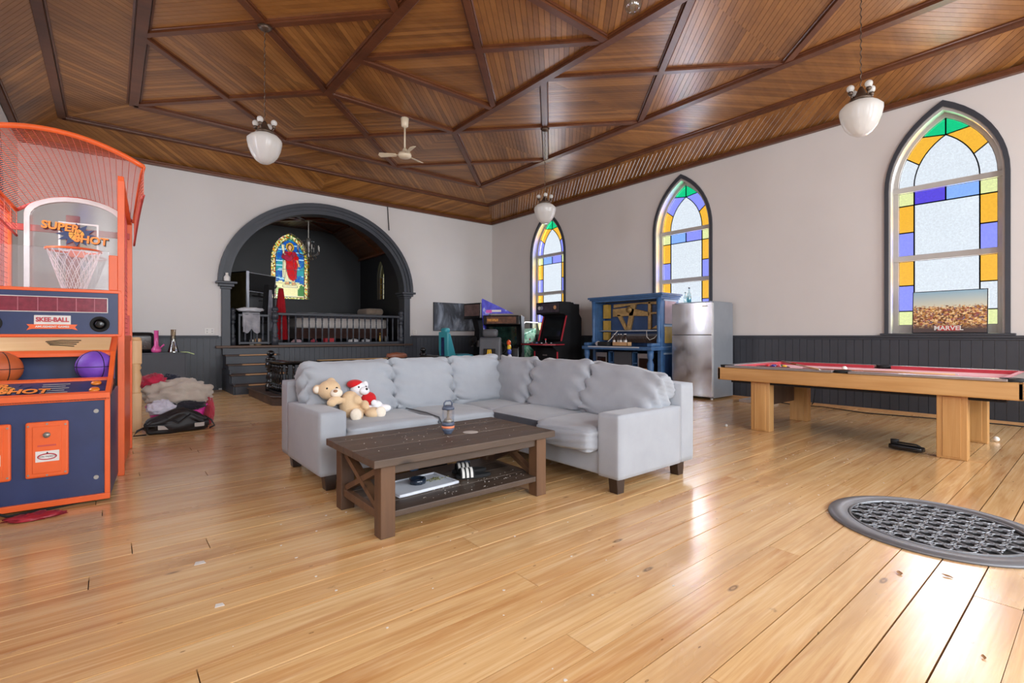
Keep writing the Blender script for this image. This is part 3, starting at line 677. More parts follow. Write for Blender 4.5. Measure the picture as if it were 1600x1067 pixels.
t.rotation_euler = (0, R(5), R(8))
B().box(-.36, .36, -.02, .03, .09, .56).build('bezel', plain('silver_bezel', '9A9CA0', .3, .6), t, bevel=.006); B().box(-.345, .345, -.024, -.019, .105, .545).build('screen', M['rubber'], t)
B().box(-.03, .03, -.01, .02, .01, .1).build('neck', M['rubber'], t); B().box(-.14, .14, -.07, .09, -.005, .012).build('foot', M['rubber'], t)
t = thing('large_television', 'big black television seen edge on beside the left arch capital', 'television', (2.3, 12.86, STG), R(-64))
B().box(-.32, .32, -.03, .03, .74, 1.70).build('panel', M['gloss_black'], t, bevel=.008)
B().box(-.3, .3, -.036, -.031, .78, 1.67).build('screen', plain('screen_reflection', '3A3320', .12, .0, .5, 2), t)  # yellowish room reflection painted into the screen colour
B().box(.318, .33, -.035, .035, .74, 1.70).build('edge_trim', plain('edge_grey', '8C8F93', .3, .5), t)
B().box(-.25, .25, -.1, .2, 0, .68).build('stand_cabinet', M['black'], t, bevel=.01); B().box(-.06, .06, -.03, .03, .66, .8).build('neck', M['rubber'], t)
t = thing('coat_stand', 'slim black coat stand by the stage newel holding robes', 'coat stand', (2.98, 12.5, STG))
B().cyl((0, 0, 0), (0, 0, 1.4), .018).build('pole', M['rubber'], t)
b = B()
for k in range(4): a = k * PI / 2 + .4; b.cyl((0, 0, .04), (.17 * math.cos(a), .17 * math.sin(a), .01), .014, .012, 8)
b.build('base_feet', M['rubber'], t)
for k in range(4):
    a = k * PI / 2 + .4; B().tube([(0, 0, 1.33), (.06 * math.cos(a), .06 * math.sin(a), 1.34), (.09 * math.cos(a), .09 * math.sin(a), 1.4)], .009, 6).build('hook', M['rubber'], t)
def robe(name, c, top, bot, w0, w1, mat, label, seed):
    def fn(u, v):
        a = 2 * PI * u; z = top + (bot - top) * v; w = w0 + (w1 - w0) * v ** .7; k = 1 + .22 * math.sin(a * 7 + seed) * (.3 + v) + .1 * noise.noise((math.cos(a) * 2, math.sin(a) * 2, z * 3 + seed))
        return (c[0] + w * k * math.cos(a), c[1] + w * .6 * k * math.sin(a), z)
    return tag(B().surf(fn, 56, 14).build(name, mat, None, True), label, 'robe')
M['red_cloth'] = fabric('red_cloth', 'B01420', '7E0C16')
robe('red_robe', (3.12, 12.42), 2.26, 1.05, .05, .13, M['red_cloth'], 'long red robe hanging beside the stage newel post', 1)
robe('grey_robe', (2.87, 12.33), 2.2, 1.25, .03, .06, fabric('grey_satin', '8C8D95', '5E5F68', rough=.5), 'pale grey satin robe hanging left of the red robe', 2)
robe('black_jacket', (2.83, 12.5), 2.33, 1.5, .05, .1, fabric('black_cloth', '1B1B1E', '101012'), 'black jacket on the coat stand next to the grey robe', 3)
def drape(name, x0, x1, y, top, lo, mat, label, cat, seed, depth=.05):
    def fn(u, v):
        x = x0 + (x1 - x0) * u + .012 * noise.noise((u * 4, v * 5, seed)); s_ = v * 2 - 1; e = abs(s_) ** 1
        L_ = lo[0] if s_ < 0 else lo[1]; L_ = L_ * (.75 + .35 * noise.noise((u * 3, seed, 0)) + .2)
        z = top - e * L_ + .01; yy = y + (depth * (1 if s_ > 0 else -1)) * min(1, e * 4) + .015 * math.sin(u * 16 + seed) * e
        return (x, yy, z)
    return tag(B().surf(fn, 28, 24).build(name, mat, None, True), label, cat)
drape('white_towel', 2.24, 2.58, YB + .02, STG + .72, (.46, .34), fabric('grey_white_cloth', 'AFADB0', '77767C'), 'grey white towel draped over the short stage gate', 'towel', 4)
tag(rest_on(lump((2.4, 12.05, STG + .80), (.26, .1, .05), .35, 3, 9).build('folded_shirt', fabric('white_shirt', 'CFCFD2', 'A8A8AE'), smooth=True), STG + .745), 'crumpled white shirt on top of the stage gate', 'shirt')
def can(name, p, r, h, mat, label, cat):
    return tag(B().lathe([(r * .85, 0), (r, .01), (r, h - .015), (r * .8, h)], p, 14).build(name, mat, None, True), label, cat)
tag(B().box(4.16, 4.42, 12.45, 12.65, STG, STG + .15).build('red_box', plain('red_card', 'C0303A', .6), bevel=.008), 'small red box on the stage floor under the bed', 'box')
for i, (x, w, c, lab) in enumerate(((3.5, .12, 'C9A9B0', 'crumpled pale pink cloth left of the red box under the bed'), (4.9, .16, 'D8D8DA', 'crumpled white paper bag right of the red box under the bed'), (5.25, .13, 'BFC2C8', 'crumpled grey white cloth at the head end under the bed'), (3.9, .07, 'B8485A', 'small crimson cloth beside the red box'))):
    tag(rest_on(lump((x, 12.5, STG + .06), (w, .08, .07), .35, 3, i + 2).build('cloth_bundle', fabric('bundle_%d' % i, c), smooth=True), STG), lab, 'cloth')
can('metal_can', (5.72, 12.3, STG), .055, .2, plain('can_steel', '8E979C', .3, .7), 'tall metal can on the stage near the right newel', 'can')
t = thing('brass_lamp', 'small brass lamp base on the stage near the metal can', 'lamp', (5.5, 12.22, STG)); B().lathe([(.06, 0), (.06, .02), (.02, .05), (.035, .12), (.015, .2), (.02, .24)], n=14).build('stem', plain('brass', 'A8894A', .35, .8), t, True); B().lathe([(.03, .24), (.035, .27), (.02, .3)], n=14).build('socket', plain('brass_socket', '8C7038', .35, .8), t, True)
can('candle_jar', (2.45, 12.18, STG), .045, .13, plain('pale_jar', 'C9C2B5', .4), 'pale jar on the stage behind the short gate', 'jar')
can('wooden_jar', (2.58, 12.2, STG), .07, .15, plain('tan_jar', 'C8A37C', .5), 'tan rounded jar on the stage behind the short gate', 'jar')
t = thing('white_bottle', 'small white bottle standing on the left arch capital', 'bottle', (1.92, YB - .12, AZ)); B().lathe([(.05, 0), (.06, .02), (.06, .09), (.03, .13), (.025, .15)], n=14).build('body', M['white'], t, True); B().lathe([(.03, .15), (.03, .18)], n=14).build('cap', M['white'], t, True)
# crystal chandelier
t = thing('crystal_chandelier', 'small crystal chandelier hanging in front of the figure window', 'chandelier', (4.1, 13.6, 0))
M['crystal'] = clear_mat('crystal_glass', (.92, .93, .95), .35, .08); M['wax'] = plain('candle_white', 'DDD8CF', .5)
M['silver'] = plain('aged_silver', '9B9892', .35, .6)
B().cyl((0, 0, 4.2), (0, 0, ALZ - .01), .1, .08).build('ceiling_rose', M['silver'], t, True); B().cyl((0, 0, 3.72), (0, 0, 4.2), .012, n=8).build('rod', M['wax'], t)
B().lathe([(.02, 3.2), (.05, 3.26), (.03, 3.34), (.06, 3.42), (.03, 3.5), (.08, 3.6), (.06, 3.7), (.05, 3.74)], n=14).build('stem', M['silver'], t, True)
for k in range(8):
    a = k * PI / 4; ca, sa = math.cos(a), math.sin(a)
    am = B().tube([(0.03 * ca, .03 * sa, 3.36), (.14 * ca, .14 * sa, 3.28), (.25 * ca, .25 * sa, 3.33), (.28 * ca, .28 * sa, 3.42)], .009, 6).build('arm', M['silver'], t, True)
    B().cyl((.28 * ca, .28 * sa, 3.42), (.28 * ca, .28 * sa, 3.54), .013, n=8).build('candle', M['wax'], am)
    for rr, z in ((.28, 3.36), (.2, 3.25), (.12, 3.2), (.16, 3.56)): B().lathe([(.002, -.04), (.014, 0), (.002, .03)], (rr * ca, rr * sa, z), 6).build('crystal_drop', M['crystal'], am)
    B().tube([(.06 * ca, .06 * sa, 3.68), (.15 * ca, .15 * sa, 3.66), (.2 * ca, .2 * sa, 3.58), (.28 * ca, .28 * sa, 3.43)], .007, 5).build('bead_swag', M['crystal'], am)
# outlets and wire on the back wall
for x, lab in ((1.62, 'white outlet plate on the wall left of the arch'), (6.42, 'white outlet plate on the wall right of the arch')):
    t = thing('wall_outlet', lab, 'outlet', (x, YB, 1.24)); B().box(-.09 if x < 3 else -.05, .09 if x < 3 else .05, -.01, 0, -.06, .06).build('plate', M['white'], t, bevel=.004)
    for dx in ((-.045, .045) if x < 3 else (0,)):
        for dz in (-.025, .025): B().box(dx - .014, dx + .014, -.0125, -.009, dz - .012, dz + .012).build('socket', M['sash'], t)
tag(B().tube([(5.62, YB - .012, ZW - .04), (5.64, YB - .012, 4.2), (5.66, YB - .02, 3.9)], .012, 6).build('wall_cable', M['rubber']), 'black cable running down the back wall to the arch', 'cable')
# ================================================================ SOFA
M['sofa'] = fabric('pale_grey_weave', 'A1A5AB', '969AA1', 300, bump=.2)
M['sofa2'] = fabric('charcoal_lining', '45464C', '393A40', 300)
M['sofa_leg'] = plain('espresso_leg', '33241C', .4)
so = thing('sectional_sofa', 'L shaped pale grey fabric sectional sofa with loose back cushions', 'sofa', (1.17, 2.2, 0))
def wr(seed, amp=.02, sag=.0):
    def fn(p, d):
        v = Vector(p); k = noise.noise(Vector((v.x * 1.3 + seed, v.y * 1.3, v.z * 1.3))) * amp
        e = max(0, abs(v.x) - .45) * 1.8; k += e * amp * 1.1 * math.sin((v.z * 5 + v.y * 2 + v.x * 3 + seed) * 2.2)
        k += amp * .6 * abs(noise.noise(Vector((v.x * 2.4 + v.z, v.y * 2, v.z * 4 + seed * 2))))
        return d * k + Vector((0, 0, -sag * (1 - v.x * v.x) if v.z > 0 else 0))
    return fn
def frame_part(name, x0, x1, y0, y1, z0, z1, r=.016): return B().soft(((x0 + x1) / 2, (y0 + y1) / 2, (z0 + z1) / 2), (x1 - x0, y1 - y0, z1 - z0), r, 10).build(name, M['sofa'], so, True)
Lx, Ly = 2.58, 2.46
frame_part('base', .03, Lx - .02, 1.435, Ly - .02, .125, .3); frame_part('base', 1.615, Lx - .02, .03, 1.45, .125, .3)
frame_part('arm', 0, .2, 1.42, Ly - .185, .12, .585); frame_part('arm', 1.6, Lx - .185, 0, .2, .12, .585)
frame_part('back_frame', .003, Lx - .15, Ly - .19, Ly - .004, .122, .76); frame_part('back_frame', Lx - .19, Lx, .003, Ly, .122, .762)
def seat(x0, x1, y0, y1, seed, z1=.46):
    return B().soft(((x0 + x1) / 2, (y0 + y1) / 2, (z1 + .29) / 2), (x1 - x0, y1 - y0, z1 - .28), .05, 12, wr(seed, .007, -.012)).build('seat_cushion', M['sofa'], so, True)
def piping(o, pts): B().tube(pts, .006, 6).build('piping', M['sofa2'], o)
s1 = seat(.2, .97, 1.36, 2.25, 1); s2 = seat(.975, 1.6, 1.38, 2.25, 2, .455); s3 = seat(1.605, 2.4, 1.5, 2.27, 3, .45); s4 = seat(1.56, 2.38, .78, 1.495, 4, .455); s5 = seat(1.5, 2.38, .2, .775, 5)
B().soft((1.556, 1.14, .39), (.02, .70, .12), .008, 4).build('dark_front_panel', M['sofa2'], s4, True)
piping(s2, [(.972, 1.36, .33), (.972, 1.35, .42), (.972, 1.39, .462), (.972, 1.6, .475), (.972, 2.0, .47)])
def backc(cx, cy, rz, w, seed, lean=14, h=.5, th=.26, dz=0, roll=0):
    o = B().soft((0, 0, 0), (w, th, h), .09, 18, wr(seed, .024)).build('back_cushion', M['sofa'], so, True)
    o.location = (cx, cy, .665 + dz); o.rotation_euler = (R(-lean), R(roll), rz); return o
for i, (x, w) in enumerate(((.47, .80), (1.19, .66), (1.83, .66))): backc(x, 2.13, 0, w, 11 + 3 * i, 15, dz=(.0, .005, .012)[i])
for i, (y, w, dz, rl) in enumerate(((1.84, .62, .0, 1), (1.14, .78, .0, -2), (.44, .76, -.02, 5))): backc(2.22, y, R(-90), w, 31 + 4 * i, (15, 16, 24)[i], h=(.5, .5, .47)[i], dz=dz, roll=rl)
for x, y in ((.1, 1.52), (.1, 2.36), (1.7, .1), (2.48, .1), (2.48, 2.36), (1.7, 1.5)):
    B().prism([(-.035, 0), (.035, 0), (.05, .13), (-.05, .13)], -.04, .04, lambda u, z, w, x=x, y=y: (x + u, y + w, z)).build('leg', M['sofa_leg'], so, bevel=.005)
# ================================================================ COFFEE TABLE
M['rustic'] = wood('rustic_dark_plank', '2B211B', '4A3B30', '6B5A4C', 0, 26, .48, rnd=6, hue=.25, bump=.35)
M['rustic_y'] = wood('rustic_dark_brace', '352319', '5A3F2B', '7C5A3E', 2, 26, .5, rnd=6, hue=.25, bump=.3)
ct = thing('coffee_table', 'rustic dark plank coffee table with cross braced ends and lower shelf', 'coffee table', (1.12, 2.56, 0)); TX, TY = 1.38, .78
for k in range(5):
    y0 = .0 + k * TY / 5; B().box(0, TX, y0 + .002, y0 + TY / 5 - .002, .415, .46 - .001 * (k % 2)).build('top_plank', M['rustic'], ct, bevel=.004)
for x in (.055, TX - .145):
    for y in (.04, TY - .13): B().box(x, x + .09, y, y + .09, 0, .415).build('leg', M['rustic_y'], ct, bevel=.005)
for y in (.06, TY - .09): B().box(.14, TX - .14, y, y + .03, .355, .415).build('apron', M['rustic'], ct, bevel=.003)
for x in (.08, TX - .12):
    B().box(x, x + .04, .12, TY - .12, .37, .415).build('end_apron', M['rustic_y'], ct, bevel=.003); B().box(x - .01, x + .05, .12, TY - .12, .09, .14).build('end_rail', M['rustic_y'], ct, bevel=.004)
    B().bar((x + .02, .125, .14), (x + .02, TY - .125, .375), .036, .05, (1, 0, 0)).build('cross_brace', M['rustic_y'], ct); B().bar((x + .022, TY - .125, .14), (x + .022, .125, .375), .034, .05, (1, 0, 0)).build('cross_brace', M['rustic_y'], ct)
for k in range(4): y0 = .05 + k * .172; B().box(.1, TX - .1, y0, y0 + .168, .105, .142).build('shelf_plank', M['rustic'], ct, bevel=.004)
# ---- things on and under it
M['lantern_clear'] = clear_mat('lantern_plastic', (.9, .92, .95), .16)
M['slate'] = plain('slate_plastic', '4D5668', .4)
def lantern(name, loc, label, s=1.0):
    t = thing(name, label, 'lantern', loc)
    B().lathe([(.028 * s, 0), (.032 * s, .012 * s), (.046 * s, .03 * s), (.048 * s, .045 * s)], n=20).build('base', M['slate'], t, True)
    B().lathe([(.049 * s, .045 * s), (.049 * s, .062 * s)], n=20).build('orange_band', plain('orange_band', 'E0825A', .4), t, True); B().lathe([(.048 * s, .062 * s), (.048 * s, .09 * s)], n=20).build('collar', M['slate'], t, True)
    B().lathe([(.046 * s, .09 * s), (.046 * s, .185 * s)], n=20, cap=False).build('clear_tube', M['lantern_clear'], t, True)
    B().lathe([(.04 * s, .09 * s), (.03 * s, .11 * s), (.012 * s, .125 * s), (.01 * s, .18 * s)], n=16).build('reflector', M['silver'], t, True)
    B().lathe([(.047 * s, .185 * s), (.047 * s, .2 * s), (.03 * s, .215 * s)], n=20).build('cap', M['slate'], t, True)
    B().tube([(-.035 * s, 0, .195 * s), (-.035 * s, 0, .235 * s), (-.02 * s, 0, .25 * s), (.02 * s, 0, .25 * s), (.035 * s, 0, .235 * s), (.035 * s, 0, .195 * s)], .006 * s, 8).build('handle', M['slate'], t, True); return t
lantern('camping_lantern', (1.84, 2.96, .46), 'clear camping lantern with orange band on the coffee table top', .92)
t = thing('camping_lantern', 'camping lantern lying back on the shelf under the coffee table', 'lantern', (2.08, 3.13, .143))
B().lathe([(.04, 0), (.05, .02), (.05, .05)], n=18).build('base', M['slate'], t, True); B().lathe([(.048, .05), (.048, .14)], n=18, cap=False).build('clear_tube', M['lantern_clear'], t, True); B().ball((0, 0, .09), .036).build('reflector', M['silver'], t, True); B().lathe([(.049, .14), (.045, .16)], n=18).build('cap', M['slate'], t, True)
t = thing('serving_tray', 'white rectangular tray on the lower shelf of the coffee table', 'tray', (1.6, 2.95, .143), R(4))
M['tray'] = plain('white_melamine', 'D2D6DF', .3, var=.03)
B().soft((0, 0, .006), (.46, .3, .012), .005, 6).build('dish', M['tray'], t, True); rim = [(.22 * sx, .14 * sy) for sx, sy in ((-1, -1), (1, -1), (1, 1), (-1, 1))]
B().tube([(x * 1.02, y * 1.03, .014) for x, y in rim], .006, 8, True).build('rim', M['tray'], t)
t = thing('ashtray', 'small round dark glass ashtray on the white tray', 'ashtray', (1.60, 2.96, .1565)); B().lathe([(.05, 0), (.055, .012), (.055, .035), (.045, .035), (.038, .012)], n=24, lobes=8, lob=.05).build('bowl', plain('dark_glass', '1D2736', .1), t, True); B().lathe([(.03, .012), (.02, .018)], n=12).build('ash', plain('ash_grey', '6A675F', .9), t)
rg = random.Random(11); b = B()
for k in range(40):
    x, y = rg.gauss(1.73, .035), rg.gauss(2.97, .025); b.box(x - .004, x + .004, y - .003, y + .003, .156, .160)
tag(b.build('herb_crumbs', plain('herb_green', '7C7A52', .9, var=.5)), 'scattered herb crumbs on the white tray', 'crumbs', kind='stuff')
def slide(loc, rz, label):
    t = thing('slide_sandal', label, 'sandal', loc, rz, 'pair of striped slides'); out = [(.045 * math.cos(a) * (1 + .12 * math.sin(a)), .13 * math.sin(a)) for a in [2 * PI * k / 20 for k in range(20)]]
    B().prism(out, 0, .025, lambda x, y, z: (x, y, z)).build('sole', M['rubber'], t, bevel=.006)
    def arc(y0, y1, r, e=0): return B().surf(lambda u, v: (r * math.cos(PI * u) * .98, y0 + (y1 - y0) * v, .012 + (r + .012 + e) * math.sin(PI * u)), 14, 2)
    arc(-.0, .1, .047).build('strap', M['rubber'], t, True)
    for k in range(3): arc(.012 + .03 * k, .03 + .03 * k, .049, .001).build('white_stripe', M['white'], t, True)
    return t
slide((2.0, 2.88, .143), R(70), 'black slide with three white stripes nearer the white tray'); slide((2.05, 3.005, .143), R(70), 'black slide with three white stripes farther from the white tray')
t = thing('water_bottle', 'small clear water bottle standing on the floor behind the coffee table', 'bottle', (1.86, 3.5, 0)); M['water'] = clear_mat('bottle_clear', (.72, .84, .93), .18)
B().lathe([(.03, 0), (.034, .01), (.034, .06), (.031, .07), (.034, .08), (.034, .15), (.014, .19), (.013, .205)], n=18).build('body', M['water'], t, True); B().lathe([(.015, .205), (.015, .225)], n=14).build('cap', M['white'], t, True); B().lathe([(.0345, .085), (.0345, .13)], n=18, cap=False).build('paper_band', plain('blue_band', '5D86B8', .5), t, True)
tag(B().soft((0, 0, .11), (.2, .16, .22), .03, 6).build('speaker_box', M['rubber'], None, True), 'small black box speaker on the floor in front of the sofa seat', 'speaker').location = (2.02, 3.48, 0)
# debris flecks on the table tops and the floor
def flecks(n, name, x0, x1, y0, y1, z, mat, label, seed, s=(.002, .006), th=.0015):
    rg = random.Random(seed); b = B()
    for k in range(n):
        x, y, r = rg.uniform(x0, x1), rg.uniform(y0, y1), rg.uniform(*s); m = rg.randint(4, 6); a0 = rg.random() * 6
        b.prism([(x + r * rg.uniform(.5, 1.2) * math.cos(a0 + 2 * PI * j / m), y + r * rg.uniform(.4, 1) * math.sin(a0 + 2 * PI * j / m)) for j in range(m)], z, z + th, lambda u, v, w: (u, v, w))
    return tag(b.build(name, mat), label, 'crumbs', kind='stuff')
M['fleck'] = plain('pale_fleck', 'D8D2C8', .8)
flecks(90, 'pale_crumbs', 1.2, 2.4, 2.62, 3.25, .4605, M['fleck'], 'pale crumbs scattered over the coffee table top', 1, (.001, .004)); flecks(70, 'pale_crumbs', 1.5, 2.35, 2.64, 2.85, .1425, M['fleck'], 'pale crumbs scattered over the coffee table shelf', 2, (.001, .005))
flecks(110, 'floor_crumbs', .2, 5.6, .9, 4.2, .0004, M['fleck'], 'pale crumbs and paper bits scattered over the plank floor', 3, (.002, .009))
tag(B().lathe([(.055, 0), (.045, .0012)], n=24).build('spill_mark', plain('dried_spill', 'B9B4AE', .7)), 'dried pale spill ring on the coffee table top', 'stain').location = (1.99, 2.9, .4605)
# ================================================================ PLUSH TOYS
def plush(name, balls, mat, parent, vox=.009):
    b = B()
    for c, r in balls: b.ball(c, r, 18, 12)
    o = b.build(name, mat, parent, True); m = o.modifiers.new('remesh', 'REMESH'); m.mode = 'VOXEL'; m.voxel_size = vox; m.use_smooth_shade = True
    s_ = o.modifiers.new('smooth', 'SMOOTH'); s_.iterations = 4; return o
M['fur'] = fabric('honey_plush', 'E3C8A4', 'C9A982', 160, bump=.6); M['fur2'] = fabric('cream_plush', 'F1E7D8', 'DCCDB8', 160, bump=.6); M['wplush'] = fabric('white_plush', 'F2F2F4', 'DCDCE2', 160, bump=.5); M['rplush'] = fabric('red_plush', 'D8262C', 'A8181E', 160, bump=.5)
SH = lambda c: (c[0] - lean * max(0, c[2] - .07), c[1] + .12 * max(0, c[2] - .07), c[2] - .18 * lean * max(0, c[2] - .07))
t = thing('teddy_bear', 'honey coloured teddy bear leaning on the left sofa arm', 'teddy bear', (1.60, 3.98, .455), R(-12)); t.scale = (.88,) * 3; lean = .62
plush('body', [(SH(c), r) for c, r in [((-.02, .06, .14), (.1, .09, .13)), ((-.04, .05, .06), (.11, .1, .07)), ((-.10, .09, .3), (.105, .095, .095)), ((-.2, .1, .31), (.042, .03, .045)), ((-.03, .1, .385), (.042, .03, .04)),
    ((-.12, -.01, .2), (.07, .045, .04)), ((-.17, -.05, .185), (.045, .04, .04)), ((.06, 0, .19), (.05, .05, .05)), ((.1, -.03, .14), (.04, .04, .045)),
    ((-.03, -.09, .055), (.06, .1, .055)), ((.13, -.05, .055), (.08, .09, .055))]], M['fur'], t)
B().ball(SH((-.05, -.175, .065)), (.052, .03, .06)).build('foot_pad', M['fur2'], t, True); B().ball(SH((.185, -.115, .065)), (.05, .035, .055)).build('foot_pad', M['fur2'], t, True)
B().ball(SH((-.065, .0, .275)), (.055, .04, .045)).build('muzzle', M['fur2'], t, True); B().ball(SH((-.062, -.036, .3)), (.02, .012, .014)).build('nose', plain('nose_tan', '9A6F4E', .5), t, True)
for x in (-.115, -.03): B().ball(SH((x, .008, .325)), .011).build('eye', M['gloss_black'], t, True)
B().ball(SH((-.205, .08, .31)), (.03, .02, .033)).build('inner_ear', M['fur2'], t, True)
t = thing('plush_dog', 'small white plush dog in a red cap and shirt leaning against the teddy bear', 'plush toy', (1.74, 4.06, .455), R(-8)); t.scale = (.88,) * 3; lean = .3
plush('body', [(SH(c), r) for c, r in [((0, .04, .15), (.07, .06, .08)), ((-.03, .05, .27), (.085, .075, .075)), ((.07, .0, .1), (.06, .05, .05)), ((.13, -.03, .07), (.07, .04, .04)), ((-.04, .02, .06), (.07, .06, .06))]], M['wplush'], t)
B().ball(SH((.02, .02, .17)), (.075, .07, .07)).build('red_shirt', M['rplush'], t, True); B().ball(SH((-.05, .06, .325)), (.08, .07, .045)).build('red_cap', M['rplush'], t, True)
B().ball(SH((.0, -.02, .26)), (.05, .04, .04)).build('muzzle', M['wplush'], t, True); B().ball(SH((.02, -.055, .28)), .012).build('nose', M['gloss_black'], t, True)
for x in (-.04, .03): B().ball(SH((x, -.018, .3)), .009).build('eye', M['gloss_black'], t, True)
B().ball(SH((.045, .06, .31)), (.03, .02, .04)).build('ear', M['wplush'], t, True); B().ball(SH((.045, -.045, .135)), (.03, .015, .03)).build('shirt_badge', M['wplush'], t, True)
# ================================================================ POOL TABLE
M['oak'] = wood('honey_oak', '9A6A38', 'BF8F56', 'D5AB74', 1, 26, .35, rnd=0, knots=False, hue=0)
M['oak_z'] = wood('honey_oak_upright', '9A6A38', 'BF8F56', 'D5AB74', 2, 26, .35, rnd=0, knots=False, hue=0)
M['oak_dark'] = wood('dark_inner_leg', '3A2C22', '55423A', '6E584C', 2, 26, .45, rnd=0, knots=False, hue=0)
M['felt'] = fabric('rose_felt', 'D68488', 'C26C72', 500, bump=.1); M['felt_red'] = fabric('red_cushion_felt', 'C4454F', 'A63540', 500, bump=.1)
M['alu'] = plain('brushed_rail', 'A39A98', .28, .75, .08)
PX0, PX1, PY0, PY1, PZ = 5.95, 7.6, .47, 3.17, .77
pt = thing('pool_table', 'honey oak pool table with rose felt near the right wall', 'pool table', ((PX0 + PX1) / 2, (PY0 + PY1) / 2, 0)); hx, hy_ = (PX1 - PX0) / 2, (PY1 - PY0) / 2
B().box(-hx + .04, hx - .04, -hy_ + .04, hy_ - .04, .60, .735).build('slate_bed', M['felt'], pt)
for s_ in (-1, 1):
    x0, x1 = sorted((s_ * hx, s_ * (hx - .045))); B().box(x0, x1, -hy_, hy_, .595, .75).build('apron', M['oak'], pt, bevel=.012)
    y0, y1 = sorted((s_ * hy_, s_ * (hy_ - .045))); B().box(-hx, hx, y0, y1, .595, .75).build('apron', M['oak'], pt, bevel=.012)
    for a, c_ in ((-hy_ + .1, -.07), (.07, hy_ - .1)):
        x0, x1 = sorted((s_ * (hx + .01), s_ * (hx - .11))); B().box(x0, x1, a, c_, .75, .775).build('rail', M['alu'], pt, bevel=.006)
        x0, x1 = sorted((s_ * (hx - .11), s_ * (hx - .16))); B().prism([(x0, .735), (x1, .735), (x1, .775 if s_ < 0 else .76), (x0, .76 if s_ < 0 else .775)][::1], a + .02, c_ - .02, lambda u, z, w: (u, w, z)).build('cushion', M['felt_red'], pt)
    y0, y1 = sorted((s_ * (hy_ + .01), s_ * (hy_ - .11))); B().box(-hx + .1, hx - .1, y0, y1, .75, .775).build('rail', M['alu'], pt, bevel=.006)
    y0, y1 = sorted((s_ * (hy_ - .11), s_ * (hy_ - .16))); B().box(-hx + .12, hx - .12, y0, y1, .735, .772).build('cushion', M['felt_red'], pt)
    for y in (-hy_ + .085, 0, hy_ - .085):
        x = s_ * (hx - .085); k = B().lathe([(.07, .735), (.078, .76), (.078, .78), (.06, .78), (.055, .74)], (x, y, 0), 18).build('pocket', M['rubber'], pt, True)
        B().cyl((x, y, .7), (x, y, .738), .045, .055, 14).build('pocket_liner', M['rubber'], k)
B().box(-hx + .12, hx - .12, -hy_ + .12, hy_ - .12, .56, .6).build('under_frame', M['rubber'], pt)
for s_ in (-1, 1):
    yc = s_ * .87 - .0
    for sx in (-1, 1):
        x0, x1 = (-.72, -.60) if sx < 0 else (.42, .54)
        B().box(x0, x1, yc - .11, yc + .11, 0, .6).build('leg', M['oak_z'], pt, bevel=.006)
        B().box(x0 - .008, x0 + .02, yc - .065, yc + .065, .02, .58).build('leg_facing', M['oak_z'], pt, bevel=.003)
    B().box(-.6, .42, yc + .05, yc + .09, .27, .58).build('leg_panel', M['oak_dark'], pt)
M['maple'] = wood('cue_maple', 'B98A50', 'D6AC74', 'E6C596', 1, 30, .3, rnd=0, knots=False, hue=0)
def cue(p, q, label):
    t = thing('pool_cue', label, 'pool cue', p, 0, 'pool cues on the table'); d = Vector(q) - Vector(p); n = d.normalized(); Lc = d.length
    B().cyl((0, 0, 0), n * Lc * .45, .0145, .011, 10).build('butt', plain('cue_butt', '8A4E2C', .3), t, True); B().cyl(n * Lc * .45, n * Lc * .985, .011, .0065, 10).build('shaft', M['maple'], t, True); B().cyl(n * Lc * .985, n * Lc, .0066, .006, 8).build('tip', M['white'], t)
cue((7.2, 2.9, .79), (5.92, 2.0, .782), 'wooden pool cue lying across the near rail of the pool table'); cue((6.42, 2.35, .75), (6.17, .92, .782), 'wooden pool cue lying along the near cushion of the pool table')
def pball(p, c, label, stripe=None):
    t = thing('pool_ball', label, 'pool ball', p, 0, 'pool balls'); B().ball((0, 0, .0286), .0286, 18, 12).build('sphere', plain('ball_' + c, c, .08, var=.03), t, True)
    if stripe: B().cyl((0, -.029, .0286), (0, .029, .0286), .012, .012, 12).build('stripe_spot', plain('ball_white', 'E8E4DA', .1), t, True)
    return t
pc = ((('C22A30', 'red pool ball at the left end of the rack', 0), ('4A3A8C', 'purple pool ball second in the rack', 1), ('C8505A', 'rose striped pool ball in the middle of the rack', 1), ('E0A83A', 'yellow pool ball at the right end of the rack', 0)))
for k, (c, lab, s_) in enumerate(pc): pball((6.33 + .01 * k, 2.72 - .062 * k, .7355), c, lab, s_)
for k, (c, lab) in enumerate((('26376E', 'dark blue pool ball at the back of the rack beside the purple one'), ('2C6B45', 'green pool ball at the back of the rack beside the yellow one'))): pball((6.395, 2.66 - .08 * k, .7355), c, lab)
pball((6.62, 1.98, .7355), 'EDEAE0', 'white cue ball alone on the rose felt')
t = thing('ball_rack', 'black triangular rack around the pool balls', 'ball rack', (6.36, 2.64, .7355)); tri = [(-.075, .19), (-.07, -.19), (.26, 0)]
for p, q in zip(tri, tri[1:] + tri[:1]): B().bar((p[0], p[1], .018), (q[0], q[1], .018), .012, .036).build('rack_side', M['gloss_black'], t)
